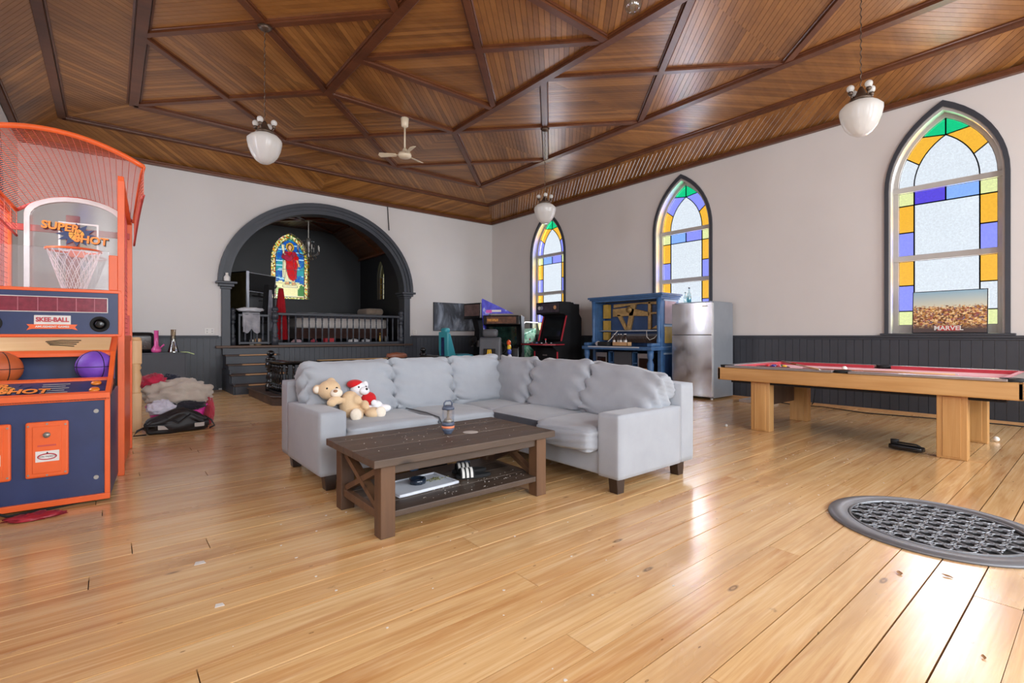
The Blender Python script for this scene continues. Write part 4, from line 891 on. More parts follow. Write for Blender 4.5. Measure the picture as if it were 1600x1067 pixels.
# things on the floor around the table
t = thing('hand_pump', 'black foot pump with a round knob on the floor by the pool table leg', 'pump', (6.13, 1.3, 0), R(80)); B().soft((0, 0, .035), (.28, .1, .05), .015, 5).build('housing', M['gloss_black'], t, True); B().cyl((.1, 0, .06), (.1, 0, .1), .035).build('knob', M['rubber'], t, True); B().tube([(-.13, .04, .07), (-.1, .045, .085), (.06, .045, .085)], .008, 6).build('handle', M['rubber'], t, True)
tag(B().ball((0, 0, .0286), .0286).build('white_ball', plain('ball_pale', 'E9E4DA', .2), None, True), 'white ball on the floor beside the far pool table leg', 'ball').location = (7.42, .8, 0)
tag(B().ball((0, 0, .018), .018).build('small_marble', plain('marble_pale', 'C9C6C2', .2), None, True), 'tiny pale marble on the floor left of the pool table', 'marble').location = (6.0, 3.08, 0)
tag(B().tube([(8.9, 3.95, .012), (8.75, 3.4, .01), (8.8, 2.9, .01), (8.6, 2.3, .01), (8.75, 1.6, .01), (8.85, .9, .01), (8.8, .3, .01)], .008, 6).build('black_cable', M['rubber'], None, True), 'thin black cable trailing along the foot of the right wainscot', 'cable')
tag(B().tube([(8.75, 3.15, .01), (8.55, 3.05, .008), (8.3, 3.1, .008)], .007, 6).build('white_cable', M['white'], None, True), 'short white cable end on the floor behind the pool table', 'cable')
tag(B().tube([(9.0, 3.3, .58), (8.97, 3.15, .5), (8.96, 3.08, .3), (8.95, 3.12, .05), (8.94, 3.14, .012)], .009, 6).build('hanging_cord', M['rubber'], None, True), 'black cord hanging down the wainscot behind the pool table', 'cable')
t = thing('floor_vent_box', 'pale flat box on the floor between fridge and pool table', 'box', (8.62, 3.85, 0)); B().box(-.2, .2, -.25, .25, 0, .05).build('lid', plain('pale_card', 'A79F98', .8), t, bevel=.006); B().box(-.08, .06, -.1, .08, .05, .062).build('label_flap', M['rubber'], t)
# ================================================================ FLOOR GRATE
t = thing('floor_grate', 'round cast iron floor grate with scrollwork in the plank floor', 'floor grate', (3.84, .68, 0))
M['iron'] = plain('grey_iron', '77797D', .45, .45, .1)
n = 72; b = B(); prof = [(.54, .001), (.535, .012), (.5, .02), (.455, .018), (.45, .012), (.43, .012), (.43, .001)]
b.lathe(prof, n=n, cap=False); b.F += [[i, (i + 1) % n, (len(prof) - 1) * n + (i + 1) % n, (len(prof) - 1) * n + i] for i in range(n)]; b.build('rim', M['iron'], t, True)
B().lathe([(.431, .0008), (.431, .0016)], n=n).build('shaft_shade_disc', plain('black_void', '060607', .9), t)  # near-black disc painted as the darkness of the shaft below
b = B()
def ring3(b, c, r, tr, a0=0, a1=2 * PI, m=14):
    cl = a1 - a0 > 6.2; k = m if cl else m + 1; b.tube([(c[0] + r * math.cos(a0 + (a1 - a0) * i / m), c[1] + r * math.sin(a0 + (a1 - a0) * i / m), .009) for i in range(k)], tr, 5, cl)
sp = .104
for j in range(-5, 6):
    for i in range(-5, 6):
        x, y = (i + .5 * (j % 2)) * sp, j * sp * .866
        rr = math.hypot(x, y)
        if rr > .40: continue
        if rr < .375: ring3(b, (x, y), .044, .0055)
        for k in range(3):
            a = k * 2 * PI / 3 + .5 + .9 * ((i + j) % 2); cx, cy = x + .05 * math.cos(a), y + .05 * math.sin(a)
            if math.hypot(cx, cy) < .405: ring3(b, (cx, cy), .024, .0045, a + .6, a + 4.6, 8)
ring3(b, (0, 0), .42, .008, m=48)
tag(b.build('scroll_grille', M['iron'], t), kind='stuff')
M['leaf'] = plain('dry_leaf', '9A7048', .8, var=.3)
for i, (x, y, a, s_, lab) in enumerate(((2.95, .65, 20, .02, 'curled brown leaf scrap on the floor near the grate'), (3.09, .5, 80, .022, 'pale brown leaf scrap right of the curled leaf'), (2.41, .29, 10, .012, 'tiny brown leaf scrap nearest the camera'))):
    o = B().surf(lambda u, v, s_=s_: ((u - .5) * 2 * s_, (v - .5) * 1.2 * s_ * math.sin(PI * min(max(u, .05), .95)) + .004 * u, .002 + .008 * (v - .5) ** 2 + .004 * u), 8, 6).build('leaf_scrap', M['leaf'], None, True); tag(o, lab, 'leaf'); o.location = (x, y, 0); o.rotation_euler = (0, 0, R(a))
for x, y, s_, lab in ((.35, 2.92, .025, 'white paper scrap on the floor left of the coffee table'), (.36, 2.41, .018, 'smaller white paper scrap below the larger one'), (1.62, 2.55, .0, '')):
    if s_: tag(B().prism([(-s_, -s_ * .6), (s_, -s_ * .8), (s_ * .8, s_ * .7), (-s_ * .6, s_)], 0.0003, .002, lambda u, v, w: (u, v, w)).build('paper_scrap', M['white']), lab, 'paper').location = (x, y, 0)
# ================================================================ FRIDGE
def steel():
    t = NT('smudged_stainless'); v = t.mapping((1, 1, 1), 'obj'); n1 = t.noise(v, 3.2, 4, .5, .3)
    t.col(t.ramp(n1, [(.3, lin('A6A3A4')), (.7, lin('BDBBBC'))])); t.p.inputs['Metallic'].default_value = .9; t.rough(t.ramp(n1, [(.35, (.16, .16, .16, 1)), (.65, (.27, .27, .27, 1))])); return t.mat
M['steel'] = steel(); M['fridge_side'] = plain('grey_fridge_side', '8B9097', .4, .2, .04)
fr = thing('refrigerator', 'smudged stainless steel two door refrigerator against the right wall', 'refrigerator', (8.24, 4.89, 0), R(-90)); w = .4
B().box(-w, w, .06, .76, .03, 1.74).build('body', M['fridge_side'], fr, bevel=.008)
def door(z0, z1, nm):
    pts = [(-w + .0, .055), (-w, .01)] + [(-w + 2 * w * i / 12, -.012 * math.sin(PI * i / 12) - .0) for i in range(13)] + [(w, .01), (w, .055)]
    return B().prism([(x, y) for x, y in pts], z0, z1, lambda x, y, z: (x, y, z)).build('door', M['steel'], fr, bevel=.004)
d1 = door(1.165, 1.74, 'freezer'); d2 = door(.05, 1.155, 'main')
B().box(.22, .32, -.012, -.006, 1.665, 1.685).build('name_plate', M['white'], d1); B().box(w - .012, w + .004, .0, .05, .06, 1.73).build('edge_trim', plain('bright_trim', 'D5D7DA', .3, .5), fr)
B().box(-w + .01, w - .01, .07, .74, 1.735, 1.765).build('top_panel', M['fridge_side'], fr, bevel=.004)
for x in (-w + .06, w - .06): B().cyl((x, .1, 0), (x, .1, .04), .022).build('foot', M['white'], fr)
def bottle(name, p, r, h, mat, capm, label, liquid=None):
    t = thing(name, label, 'bottle', p); B().lathe([(r * .9, 0), (r, .01), (r, h * .55), (r * .4, h * .75), (r * .36, h * .92)], n=16).build('body', mat, t, True); B().lathe([(r * .42, h * .92), (r * .42, h)], n=12).build('cap', capm, t, True)
    if liquid: B().lathe([(r * .93, .006), (r * .93, h * .42)], n=16).build('liquid', liquid, t, True)
    return t
M['bglass'] = clear_mat('pale_bottle_glass', (.85, .93, .95), .15); M['teal_liq'] = clear_mat('teal_liquid', (.05, .55, .62), .1)
bottle('glass_bottle', (8.4, 5.03, 1.767), .04, .28, M['bglass'], M['slate'], 'taller clear bottle with teal liquid on the refrigerator', M['teal_liq']); bottle('glass_bottle', (8.42, 5.12, 1.767), .033, .2, M['bglass'], M['slate'], 'shorter clear bottle beside the teal one on the refrigerator')
# ================================================================ PIANO BAR
M['pblue'] = plain('worn_blue_paint', '375C87', .5, var=.22, scale=8, bump=.1); M['pblue_d'] = plain('deep_blue_paint', '23406B', .5, var=.2); M['gold'] = plain('aged_gold_iron', 'A98A58', .45, .4, .3, 14); M['ochre'] = plain('ochre_panel', 'B5913C', .6, var=.15)
pi = thing('piano_bar', 'worn blue upright piano turned into a bar with exposed gold harp', 'piano', (8.2, 6.36, 0), R(-90))
for s_ in (-1, 1):
    x0, x1 = sorted((s_ * .86, s_ * .78)); B().box(x0, x1, 0, .6, 0, 1.88).build('side_panel', M['pblue'], pi, bevel=.006)
for za, zb_, nm in ((.18, .78, 'lower'), (1.0, 1.32, 'ochre'), (1.38, 1.82, 'pink')):
    B().box(.855, .868, .12, .5, za, zb_).build('side_inset', {'lower': M['pblue_d'], 'ochre': M['ochre'], 'pink': plain('faded_pink', 'A98A90', .6)}[nm], pi); B().box(.86, .875, .08, .54, zb_, zb_ + .03).build('side_moulding', plain('pale_moulding', '8FA0B5', .5), pi)
b = B()
for e, za, zb_ in ((.0, 1.86, 1.9), (.03, 1.9, 1.93), (.06, 1.93, 1.97)): b.box(-.88 - e, .88 + e, -.03 - e, .62, za, zb_)
b.build('cornice', M['pblue'], pi, bevel=.005)
B().box(-.8, .8, .3, .33, .9, 1.9).build('sound_board', M['pblue_d'], pi)
def harp(pg): return B().prism(pg, .25, .31, lambda x, z, y: (x, y, z)).build('harp_bar', M['gold'], pi, bevel=.008)
harp([(-.5, 1.82), (.78, 1.84), (.78, 1.76), (.2, 1.8), (-.5, 1.74)]); harp([(-.52, 1.72), (-.1, 1.74), (.42, 1.62), (.42, 1.54), (-.1, 1.56), (-.52, 1.55)]); harp([(-.42, 1.6), (-.32, 1.6), (-.12, 1.26), (-.2, 1.26)]); harp([(-.05, 1.8), (.08, 1.8), (-.06, 1.26), (-.16, 1.26)]); harp([(.38, 1.84), (.45, 1.84), (.45, 1.27), (.38, 1.27)]); harp([(.68, 1.82), (.74, 1.82), (.74, 1.28), (.68, 1.28)]); harp([(.42, 1.62), (.78, 1.62), (.78, 1.58), (.42, 1.58)]); harp([(.45, 1.28), (.75, 1.45), (.75, 1.36), (.6, 1.28)])
B().cyl((-.08, .25, 1.69), (-.08, .23, 1.69), .07).build('harp_boss', M['gold'], pi, True)
for za, zb_ in ((1.52, 1.82), (1.24, 1.47), (1.05, 1.22)): B().box(-.74, -.6, .2, .29, za, zb_).build('ochre_panel', M['ochre'], pi)
B().box(-.78, .78, .12, .18, 1.235, 1.26).build('chrome_bar', plain('chrome_bar', 'B8BCC0', .25, .8), pi)
B().box(-.5, .78, .2, .3, 1.08, 1.18).build('pin_block', plain('grey_felt_block', '5D5E62', .6), pi); b = B()
for k in range(44): b.box(-.48 + k * .028, -.468 + k * .028, .19, .24, 1.0, 1.14)
tag(b.build('hammer_row', plain('dark_hammers', '4A3A32', .7, var=.4), pi), kind='stuff')
B().box(-.88, .88, -.34, .32, .86, .93).build('key_bed', M['pblue'], pi, bevel=.01); B().box(-.7, .6, -.345, -.335, .905, .925).build('worn_edge', plain('worn_white_edge', 'B9BEC4', .6), pi)
for s_ in (-1, 1):
    x0, x1 = sorted((s_ * .86, s_ * .74)); B().box(x0, x1, -.3, 0, .93, 1.0).build('key_block', M['pblue'], pi, bevel=.02)
    B().lathe([(.05, 0), (.05, .1), (.03, .14), (.05, .3), (.065, .6), (.04, .68), (.06, .74), (.06, .86)], (s_ * .8, -.26, 0), 14).build('front_leg', M['pblue'], pi, True); B().lathe([(.035, .93), (.045, 1.05), (.03, 1.12), (.04, 1.4), (.045, 1.88)], (s_ * .82, -.02, 0), 12).build('column', M['pblue'], pi, True)
B().box(-.78, .78, .3, .34, .05, .86).build('lower_back', M['pblue_d'], pi); B().box(-.8, .8, -.1, .32, .03, .08).build('plinth', M['pblue_d'], pi)
M['smoke'] = plain('smoked_glass', '2A1A14', .1)
for x0, x1 in ((-.7, -.4), (.38, .7)):
    c_ = B().box(x0, x1, -.08, .28, .1, .8).build('wine_cooler', M['gloss_black'], pi, bevel=.006); B().box(x0 + .005, x1 - .005, -.09, -.08, .7, .79).build('steel_strip', M['alu'], c_); B().box(x0 + .035, x1 - .035, -.086, -.079, .14, .68).build('glass_front', M['smoke'], c_)
    for s_ in (x0 + .01, x1 - .03): B().box(s_, s_ + .02, -.09, -.08, .12, .7).build('steel_stile', M['alu'], c_)
    for z in (.3, .48): B().box(x0 + .05, x1 - .05, -.09, -.085, z, z + .02).build('wood_rack', M['maple'], c_)
B().box(-.22, .22, -.08, .28, .1, .82).build('centre_fridge', plain('dark_grey_fridge', '3A3B40', .4), pi, bevel=.008)
for x in (-.38, .23):
    for z in (.1, .34, .58, .80): B().box(x, x + .14, -.06, .28, z, z + .02).build('cubby_shelf', M['pblue'], pi)
    for q in (x, x + .125): B().box(q, q + .015, -.06, .28, .1, .82).build('cubby_side', M['pblue'], pi)
def onp(x, y, z): return (8.2 + y, 6.36 - x, z)
t = thing('bottle_carton', 'plain tan carton holding the brown bottles on the piano bar', 'carton', onp(.05, -.16, .93), R(-90)); B().box(-.19, .19, -.07, .07, 0, .012).build('tray_bottom', plain('carton_tan', 'BE9468', .8), t)
for a in ((-.19, .19, -.07, -.062), (-.19, .19, .062, .07), (-.19, -.182, -.07, .07), (.182, .19, -.07, .07)): B().box(a[0], a[1], a[2], a[3], .0, .085).build('tray_side', bpy.data.materials['carton_tan'], t)
M['brown_glass'] = plain('brown_bottle', '2A1710', .15); k = 0
for x in (-.14, -.07, .03, .08, .15):
    bt = bottle('beer_bottle', onp(x, -.165 + .05 * (k % 2), .9425), .027, .24, M['brown_glass'], M['white'], '%s brown bottle in the tan carton' % ('leftmost', 'second', 'middle', 'fourth', 'rightmost')[k]); bt['group'] = 'brown bottles in the carton'
    B().lathe([(.0275, .04), (.0275, .11)], n=16, cap=False).build('paper_band', M['white'], bt, True); k += 1
tag(rest_on(lump(onp(-.58, -.14, .98), (.06, .07, .05), .35, 3, 6).build('tissue_wad', fabric('tissue', 'D9DADE', 'B8BAC0'), smooth=True), .9305), 'crumpled white tissue at the left of the piano bar', 'tissue')
tag(B().tube([onp(-.5, -.06, .945), onp(-.4, .02, 1.06), onp(-.26, .1, 1.25)], .008, 6).build('white_hose', M['white'], None, True), 'thin white tube leaning from bar shelf to chrome bar', 'tube')
tag(B().tube([onp(.45, .11, 1.235), onp(.48, .08, 1.12), onp(.56, .06, 1.06), onp(.66, .07, 1.1), onp(.74, .1, 1.2)], .008, 6).build('looped_cord', M['white'], None, True), 'white cord looping below the chrome bar of the piano', 'cord')
can('black_tumbler', onp(-.19, -.1, .931), .03, .12, M['gloss_black'], 'black tumbler left of the tan carton', 'tumbler')
tag(B().soft((0, 0, .045), (.16, .28, .09), .012, 5).build('black_case', M['rubber'], None, True), 'flat black case beside the tissue on the piano bar', 'case').location = onp(-.34, -.22, .931)
# ================================================================ ARCADE CABINETS
M['cab'] = plain('black_laminate', '141518', .7, var=.15, spec=.25); M['red_trim'] = plain('red_t_moulding', 'B5303E', .4)
M['screen'] = plain('dark_screen', '1A1E20', .12, var=.3)
def side_prof(pg, x0, x1, mat, name, t): return B().prism(pg, x0, x1, lambda y, z, x: (x, y, z)).build(name, mat, t, bevel=.004)
ar = thing('arcade_cabinet', 'tall black arcade cabinet with red edging in front of the far window', 'arcade cabinet', (7.9, 8.28, 0), R(-90))
pg = [(-.12, 0), (-.12, .78), (-.3, .92), (-.3, .98), (.0, 1.02), (.17, 1.6), (.0, 1.66), (.0, 1.91), (.38, 1.91), (.66, 1.55), (.66, 0)]
for s_ in (-1, 1): side_prof(pg, *sorted((s_ * .39, s_ * .37)), M['cab'], 'side_panel', ar)
for s_ in (-1, 1):
    e = [(-.12, 0), (-.12, .78)], [(.0, 1.02), (.17, 1.6)]
    for p, q in e: B().bar((s_ * .38, p[0] - .006, p[1]), (s_ * .38, q[0] - .006, q[1]), .03, .016, (0, 1, 0)).build('red_edging', M['red_trim'], ar)
B().box(-.37, .37, -.1, .6, .02, .86).build('lower_body', M['cab'], ar); B().box(-.37, .37, .25, .6, .86, 1.88).build('rear_body', M['cab'], ar)
B().bar((0, .055, 1.05), (0, .2, 1.58), .74, .02, (0, -1, .3)).build('screen_bezel', M['gloss_black'], ar); B().bar((0, .055, 1.12), (0, .165, 1.5), .58, .03, (0, -1, .3)).build('screen', M['screen'], ar)
mq = B().box(-.4, .4, -.06, .3, 1.64, 1.92).build('marquee_box', M['cab'], ar, bevel=.01); B().box(-.37, .37, -.066, -.059, 1.68, 1.89).build('marquee_art', plain('marquee_dark', '3A3338', .3, var=.5, scale=9), mq)
for x, c in ((-.28, 'C9C4BA'), (-.2, '8A8F9A'), (.24, 'C9976A')): B().cyl((x, -.07, 1.79), (x, -.06, 1.79), .045, n=14).build('marquee_emblem', plain('emblem_' + c, c, .4), mq)
cp = B().prism([(-.55, -.12), (-.62, -.34), (-.3, -.5), (.3, -.5), (.5, -.3), (.42, .05), (-.42, .05)], .92, .97, lambda x, y, z: (x, y, z)).build('control_panel', M['cab'], ar); B().prism([(-.56, -.12), (-.63, -.345), (-.305, -.51), (.305, -.51), (.51, -.305), (.43, .055), (-.43, .055)], .935, .955, lambda x, y, z: (x, y, z)).build('red_rim', M['red_trim'], cp)
for i in range(10): B().cyl((-.4 + .16 * (i % 5) + .03 * (i // 5), -.33 + .12 * (i // 5), .97), (-.4 + .16 * (i % 5) + .03 * (i // 5), -.33 + .12 * (i // 5), .985), .02, n=10).build('button', plain('button_%d' % i, ('E8E8EA', 'C03038', '3A5CC0')[i % 3], .3), cp, True)
for x in (-.42, .12): k = B().cyl((x, -.24, .97), (x, -.24, 1.05), .008, n=8).build('joystick', M['silver'], cp); B().ball((x, -.24, 1.06), .022).build('joystick_ball', M['red_trim'], k, True)
B().box(-.12, .02, -.112, -.1, .68, .71).build('coin_slot', M['alu'], ar); B().box(-.12, .04, -.112, -.1, .45, .58).build('coin_door', M['alu'], ar); B().box(-.1, .02, -.115, -.111, .47, .55).build('coin_mesh', M['gloss_black'], ar)
# driving game with the teal seat
dg = thing('driving_game', 'sit down driving game with teal bucket seat and screen on a black post', 'arcade game', (6.85, 10.62, 0), R(-84))
M['teal'] = plain('teal_shell', '3FA0AC', .4, var=.06); M['teal_d'] = plain('teal_cushion', '1E6470', .6)
sp_ = [(-.12, .42), (.02, .4), (.06, .8), (-.02, 1.25), (-.1, 1.28), (-.16, .8)]
B().prism([(-.05, .3), (.12, .36), (-.02, .62), (-.2, 1.2), (-.3, 1.25), (-.3, .8), (-.22, .3)], -.19, .19, lambda y, z, x: (x, -.13 + y, z)).build('seat_back', M['teal'], dg, bevel=.03)
B().soft((.0, -.35, 1.27), (.22, .16, .14), .05, 6).build('headrest', M['teal'], dg, True); B().soft((.0, .11, .6), (.46, .6, .12), .05, 8).build('seat_pan', M['teal'], dg, True); B().soft((0, .09, .665), (.34, .4, .04), .018, 6).build('seat_pad', M['teal_d'], dg, True); B().soft((0, -.25, .82), (.2, .04, .5), .02, 6).build('back_pad', M['teal_d'], dg, True)
B().box(-.06, .06, -.44, -.432, .5, 1.1).build('rear_decal', plain('decal_navy', '23305C', .4, var=.6, scale=14), dg)
B().box(-.25, .25, -.45, .9, 0, .12).build('floor_base', M['cab'], dg, bevel=.02); B().box(-.15, .15, -.25, .25, .12, .56).build('seat_pedestal', M['cab'], dg, bevel=.01)
po = B().prism([(.62, .1), (.9, .1), (.82, 1.4), (.95, 1.62), (.6, 1.62), (.7, 1.3)], -.1, .1, lambda y, z, x: (x, y, z)).build('post', M['cab'], dg); hd = B().box(-.34, .34, .52, .95, 1.58, 2.0).build('monitor_head', M['gloss_black'], dg, bevel=.02); B().box(-.3, .3, .512, .521, 1.66, 1.96).build('screen', plain('dim_screen', '6A5652', .25, var=.25), hd)
B().lathe([(.13, -.01), (.14, 0), (.13, .01)], n=20).build('steering_wheel', M['rubber'], dg, True).matrix_basis = Matrix.Translation((0, .55, 1.0)) @ Matrix.Rotation(R(60), 4, 'X'); B().bar((0, .5, 1.0), (0, .72, .9), .05, .05).build('steering_column', M['rubber'], dg)
for x in (-.13, .1): B().box(x, x + .06, .6, .63, .85, 1.02).build('dash_bracket', M['alu'], dg)
# large driving cabinet with the grey seat
hd2 = thing('driving_cabinet', 'black sit down driving cabinet with blue violet side art and grey seat', 'arcade game', (7.22, 9.2, 0), R(-46))
art = NT('violet_side_art'); v = art.mapping((1, 1, 1), 'obj'); art.col(art.ramp(art.noise(v, 3.5, 3, .5, 1.2), [(.3, lin('2A2E9A')), (.5, lin('4543BE')), (.62, lin('5A62D8')), (.68, lin('B9C4EE')), (.74, lin('3A3AA8'))])); art.rough(.3); M['art'] = art.mat
pg2 = [(-.1, .1), (-.1, .5), (.22, .75), (.1, 1.2), (-.15, 1.62), (-.2, 2.0), (.7, 1.65), (.8, 1.0), (.8, .1)]
side_prof(pg2, -.46, -.43, M['art'], 'side_panel', hd2); side_prof([(-.1, .1), (-.1, .5), (.22, .75), (.1, 1.2), (-.1, 1.62), (.75, 1.62), (.8, 1.0), (.8, .1)], .43, .46, M['cab'], 'side_panel', hd2)
B().box(-.43, .43, .3, .8, .05, 1.62).build('body', M['cab'], hd2); hb = B().prism([(-.14, 1.4), (-.16, 1.62), (.5, 1.66), (.5, 1.36)], -.43, .43, lambda y, z, x: (x, y, z)).build('marquee_hood', M['gloss_black'], hd2, bevel=.02); B().bar((0, -.153, 1.43), (0, -.165, 1.59), .7, .012, (0, -1, 0)).build('marquee_panel', plain('marquee_ember', '5A3A28', .3, var=.6, scale=12), hb)
B().bar((-.2, -.172, 1.48), (-.2, -.177, 1.54), .26, .006, (0, -1, 0)).build('marquee_letter_block', plain('amber_strip', 'B9803A', .4, var=.5, scale=30), hb); ha = B().prism([(-.45, 1.66), (.3, 1.66), (-.45, 2.02)], -.17, -.15, lambda x, z, y: (x, y, z)).build('header_art', M['art'], hd2); B().box(-.22, .0, -.176, -.17, 1.7, 1.75).build('white_flash', M['white'], ha); B().box(-.36, -.22, -.175, -.17, 1.68, 1.75).build('pink_flash', plain('pink_flash', 'D05AB0', .4), ha)  # amber block stands in for the blurred marquee lettering
B().bar((0, .2, .92), (0, .1, 1.36), .66, .02, (0, -1, .2)).build('screen', plain('green_dark_screen', '14241F', .1, var=.6, scale=5), hd2); B().prism([(.3, .6), (-.05, .62), (-.02, .86), (.22, .92), (.3, .9)], -.4, .4, lambda y, z, x: (x, y, z)).build('dashboard', M['gloss_black'], hd2, bevel=.02)
o = B().tube([(.15 * math.cos(a), .15 * math.sin(a), 0) for a in [2 * PI * k / 24 for k in range(24)]], .014, 8, True).build('steering_wheel', M['rubber'], hd2, True); o.matrix_basis = Matrix.Translation((-.05, -.12, .85)) @ Matrix.Rotation(R(65), 4, 'X'); B().ball((-.05, -.1, .84), (.05, .04, .05)).build('wheel_hub', M['silver'], hd2, True)
sm = plain('grey_seat_vinyl', '4B4D52', .5)
B().prism([(-.62, .3), (-.42, .3), (-.5, .9), (-.62, 1.12), (-.72, 1.1), (-.78, .5)], -.24, .24, lambda y, z, x: (x - .15, y - .15, z)).build('seat_back', sm, hd2, bevel=.04); B().soft((-.15, -.83, 1.2), (.34, .14, .18), .06, 6).build('headrest', sm, hd2, True); B().soft((-.15, -.42, .36), (.5, .5, .16), .06, 6).build('seat_pan', sm, hd2, True); B().box(-.39, .09, -.9, .3, .0, .28).build('seat_base', M['cab'], hd2, bevel=.02)
lp_ = B().box(-.28, -.02, -.958, -.945, .62, .86).build('logo_plate', M['gloss_black'], hd2); M['ylogo'] = plain('logo_yellow', 'E2B21E', .4)
lm = lambda x, z, y: (x - .15, y, z)
B().prism([(-.014, .66), (.014, .66), (.014, .84), (-.014, .84)], -.965, -.957, lm).build('logo_bar', M['ylogo'], lp_)
for s_ in (-1, 1): B().prism([(s_ * .022, .84), (s_ * .04, .84), (s_ * .05, .75), (s_ * .11, .69), (s_ * .11, .66), (s_ * .07, .66), (s_ * .03, .74)], -.965, -.957, lm).build('logo_wing', M['ylogo'], lp_)
for k, (x, z, c) in enumerate(((.36, .98, 'E25A2A'), (.37, .88, 'E8C33A'), (.38, .78, '4A5CC8'), (.39, .66, 'E4E2EE'))): B().ball((x - .14, -.5 - .02 * k, z), (.05, .09, .07), 12, 8).build('side_bolster_art', plain('bolster_' + c, c, .4), hd2, True)
# cabinet with the clear canopy and green art
gc = thing('canopy_cabinet', 'low arcade cabinet with grey tubular canopy and green painted panels', 'arcade game', (8.5, 10.22, 0), R(-76))
ga_ = NT('green_side_art'); v = ga_.mapping((1, 1, 1), 'obj'); ga_.col(ga_.ramp(ga_.noise(v, 4, 4, .6, 1.5), [(.3, lin('1E4A38')), (.45, lin('4E9A78')), (.55, lin('B9D8C0')), (.65, lin('7FB394')), (.75, lin('234A3A'))])); ga_.rough(.35)
B().prism([(-.5, .1), (-.5, .9), (-.3, 1.15), (.45, 1.35), (.45, .1)], -.35, .35, lambda y, z, x: (x, y, z)).build('body', ga_.mat, gc, bevel=.02)
fr_ = B()
for s_ in (-1, 1): fr_.tube([(s_ * .36, -.6, .92), (s_ * .36, -.32, 1.32), (s_ * .36, -.1, 1.5), (s_ * .36, .5, 1.5), (s_ * .36, .55, 1.3)], .02, 8)
for y, z in ((-.1, 1.5), (.5, 1.5), (-.32, 1.32)): fr_.tube([(-.36, y, z), (.36, y, z)], .018, 8)
fr_.build('canopy_frame', M['alu'], gc, True); B().bar((0, -.58, .95), (0, -.12, 1.48), .7, .008, (0, -1, 1)).build('canopy_glass', M['lantern_clear'], gc)
# ---- canvas on the back wall
cv_ = NT('smoky_canvas'); v = cv_.mapping((.9, 1, .5), 'obj'); n_ = cv_.noise(v, 2.2, 6, .6, .6); cv_.col(cv_.ramp(n_, [(.36, lin('23252B')), (.48, lin('3E424B')), (.56, lin('727A86')), (.66, lin('A3AAB4'))])); cv_.rough(.6)
t = thing('wall_canvas', 'dark smoky grey canvas on the back wall behind the arcade games', 'painting', (7.74, YB, 1.68)); B().box(-.75, .75, -.035, 0, -.4, .4).build('stretcher', M['rubber'], t, bevel=.004); B().box(-.745, .745, -.038, -.034, -.395, .395).build('painted_face', cv_.mat, t)
# ---- poster on the window sill
po_ = NT('crowd_poster'); v = po_.mapping((1, 1, 1), 'gen'); sx = po_.new('ShaderNodeSeparateXYZ'); po_.link(v, sx.inputs[0]); vo = po_.new('ShaderNodeTexVoronoi'); vo.inputs['Scale'].default_value = 38; po_.link(v, vo.inputs['Vector'])
hs = po_.new('ShaderNodeSeparateColor'); po_.link(vo.outputs['Color'], hs.inputs[0]); crowd = po_.ramp(hs.outputs[0], [(.0, lin('3A2415')), (.25, lin('8A5526')), (.5, lin('D09A52')), (.7, lin('F0D6A0')), (.85, lin('9A4030')), (1, lin('6F6A78'))])
wob = po_.noise(v, 22, 3); ad = po_.new('ShaderNodeMath', operation='MULTIPLY_ADD'); po_.link(wob, ad.inputs[0]); ad.inputs[1].default_value = .35; po_.link(sx.outputs['Z'], ad.inputs[2])
msk = po_.ramp(ad.outputs[0], [(.78, (0, 0, 0, 1)), (.82, (1, 1, 1, 1))]); sky = po_.ramp(sx.outputs['Z'], [(.6, lin('D8D4B8')), (1, lin('8FB4C8'))]); c_ = po_.mix(msk, crowd, sky)
low = po_.ramp(sx.outputs['Z'], [(.08, (1, 1, 1, 1)), (.22, (0, 0, 0, 1))]); po_.col(po_.mix(low, c_, lin('4A3C3A'))); po_.rough(.25)
t = thing('framed_poster', 'wide framed crowd scene poster leaning on the sill of the nearest window', 'poster', (XR - .03, 1.45, WZ0 + .032), R(-90)); t.rotation_euler = (R(-4), 0, R(-90))
B().box(-.4, .4, 0, .022, 0, .6).build('frame', M['gloss_black'], t, bevel=.003); B().box(-.388, .388, -.003, .002, .012, .588).build('print', po_.mat, t)
B().box(-.12, .12, -.0045, -.0025, .035, .105).build('logo_block', plain('logo_red', 'B8302C', .4), t); text('logo_lettering', 'MARVEL', .085, M['white'], t, basis((0, -.006, .068), (1, 0, 0), (0, 0, 1)), .001, .002)
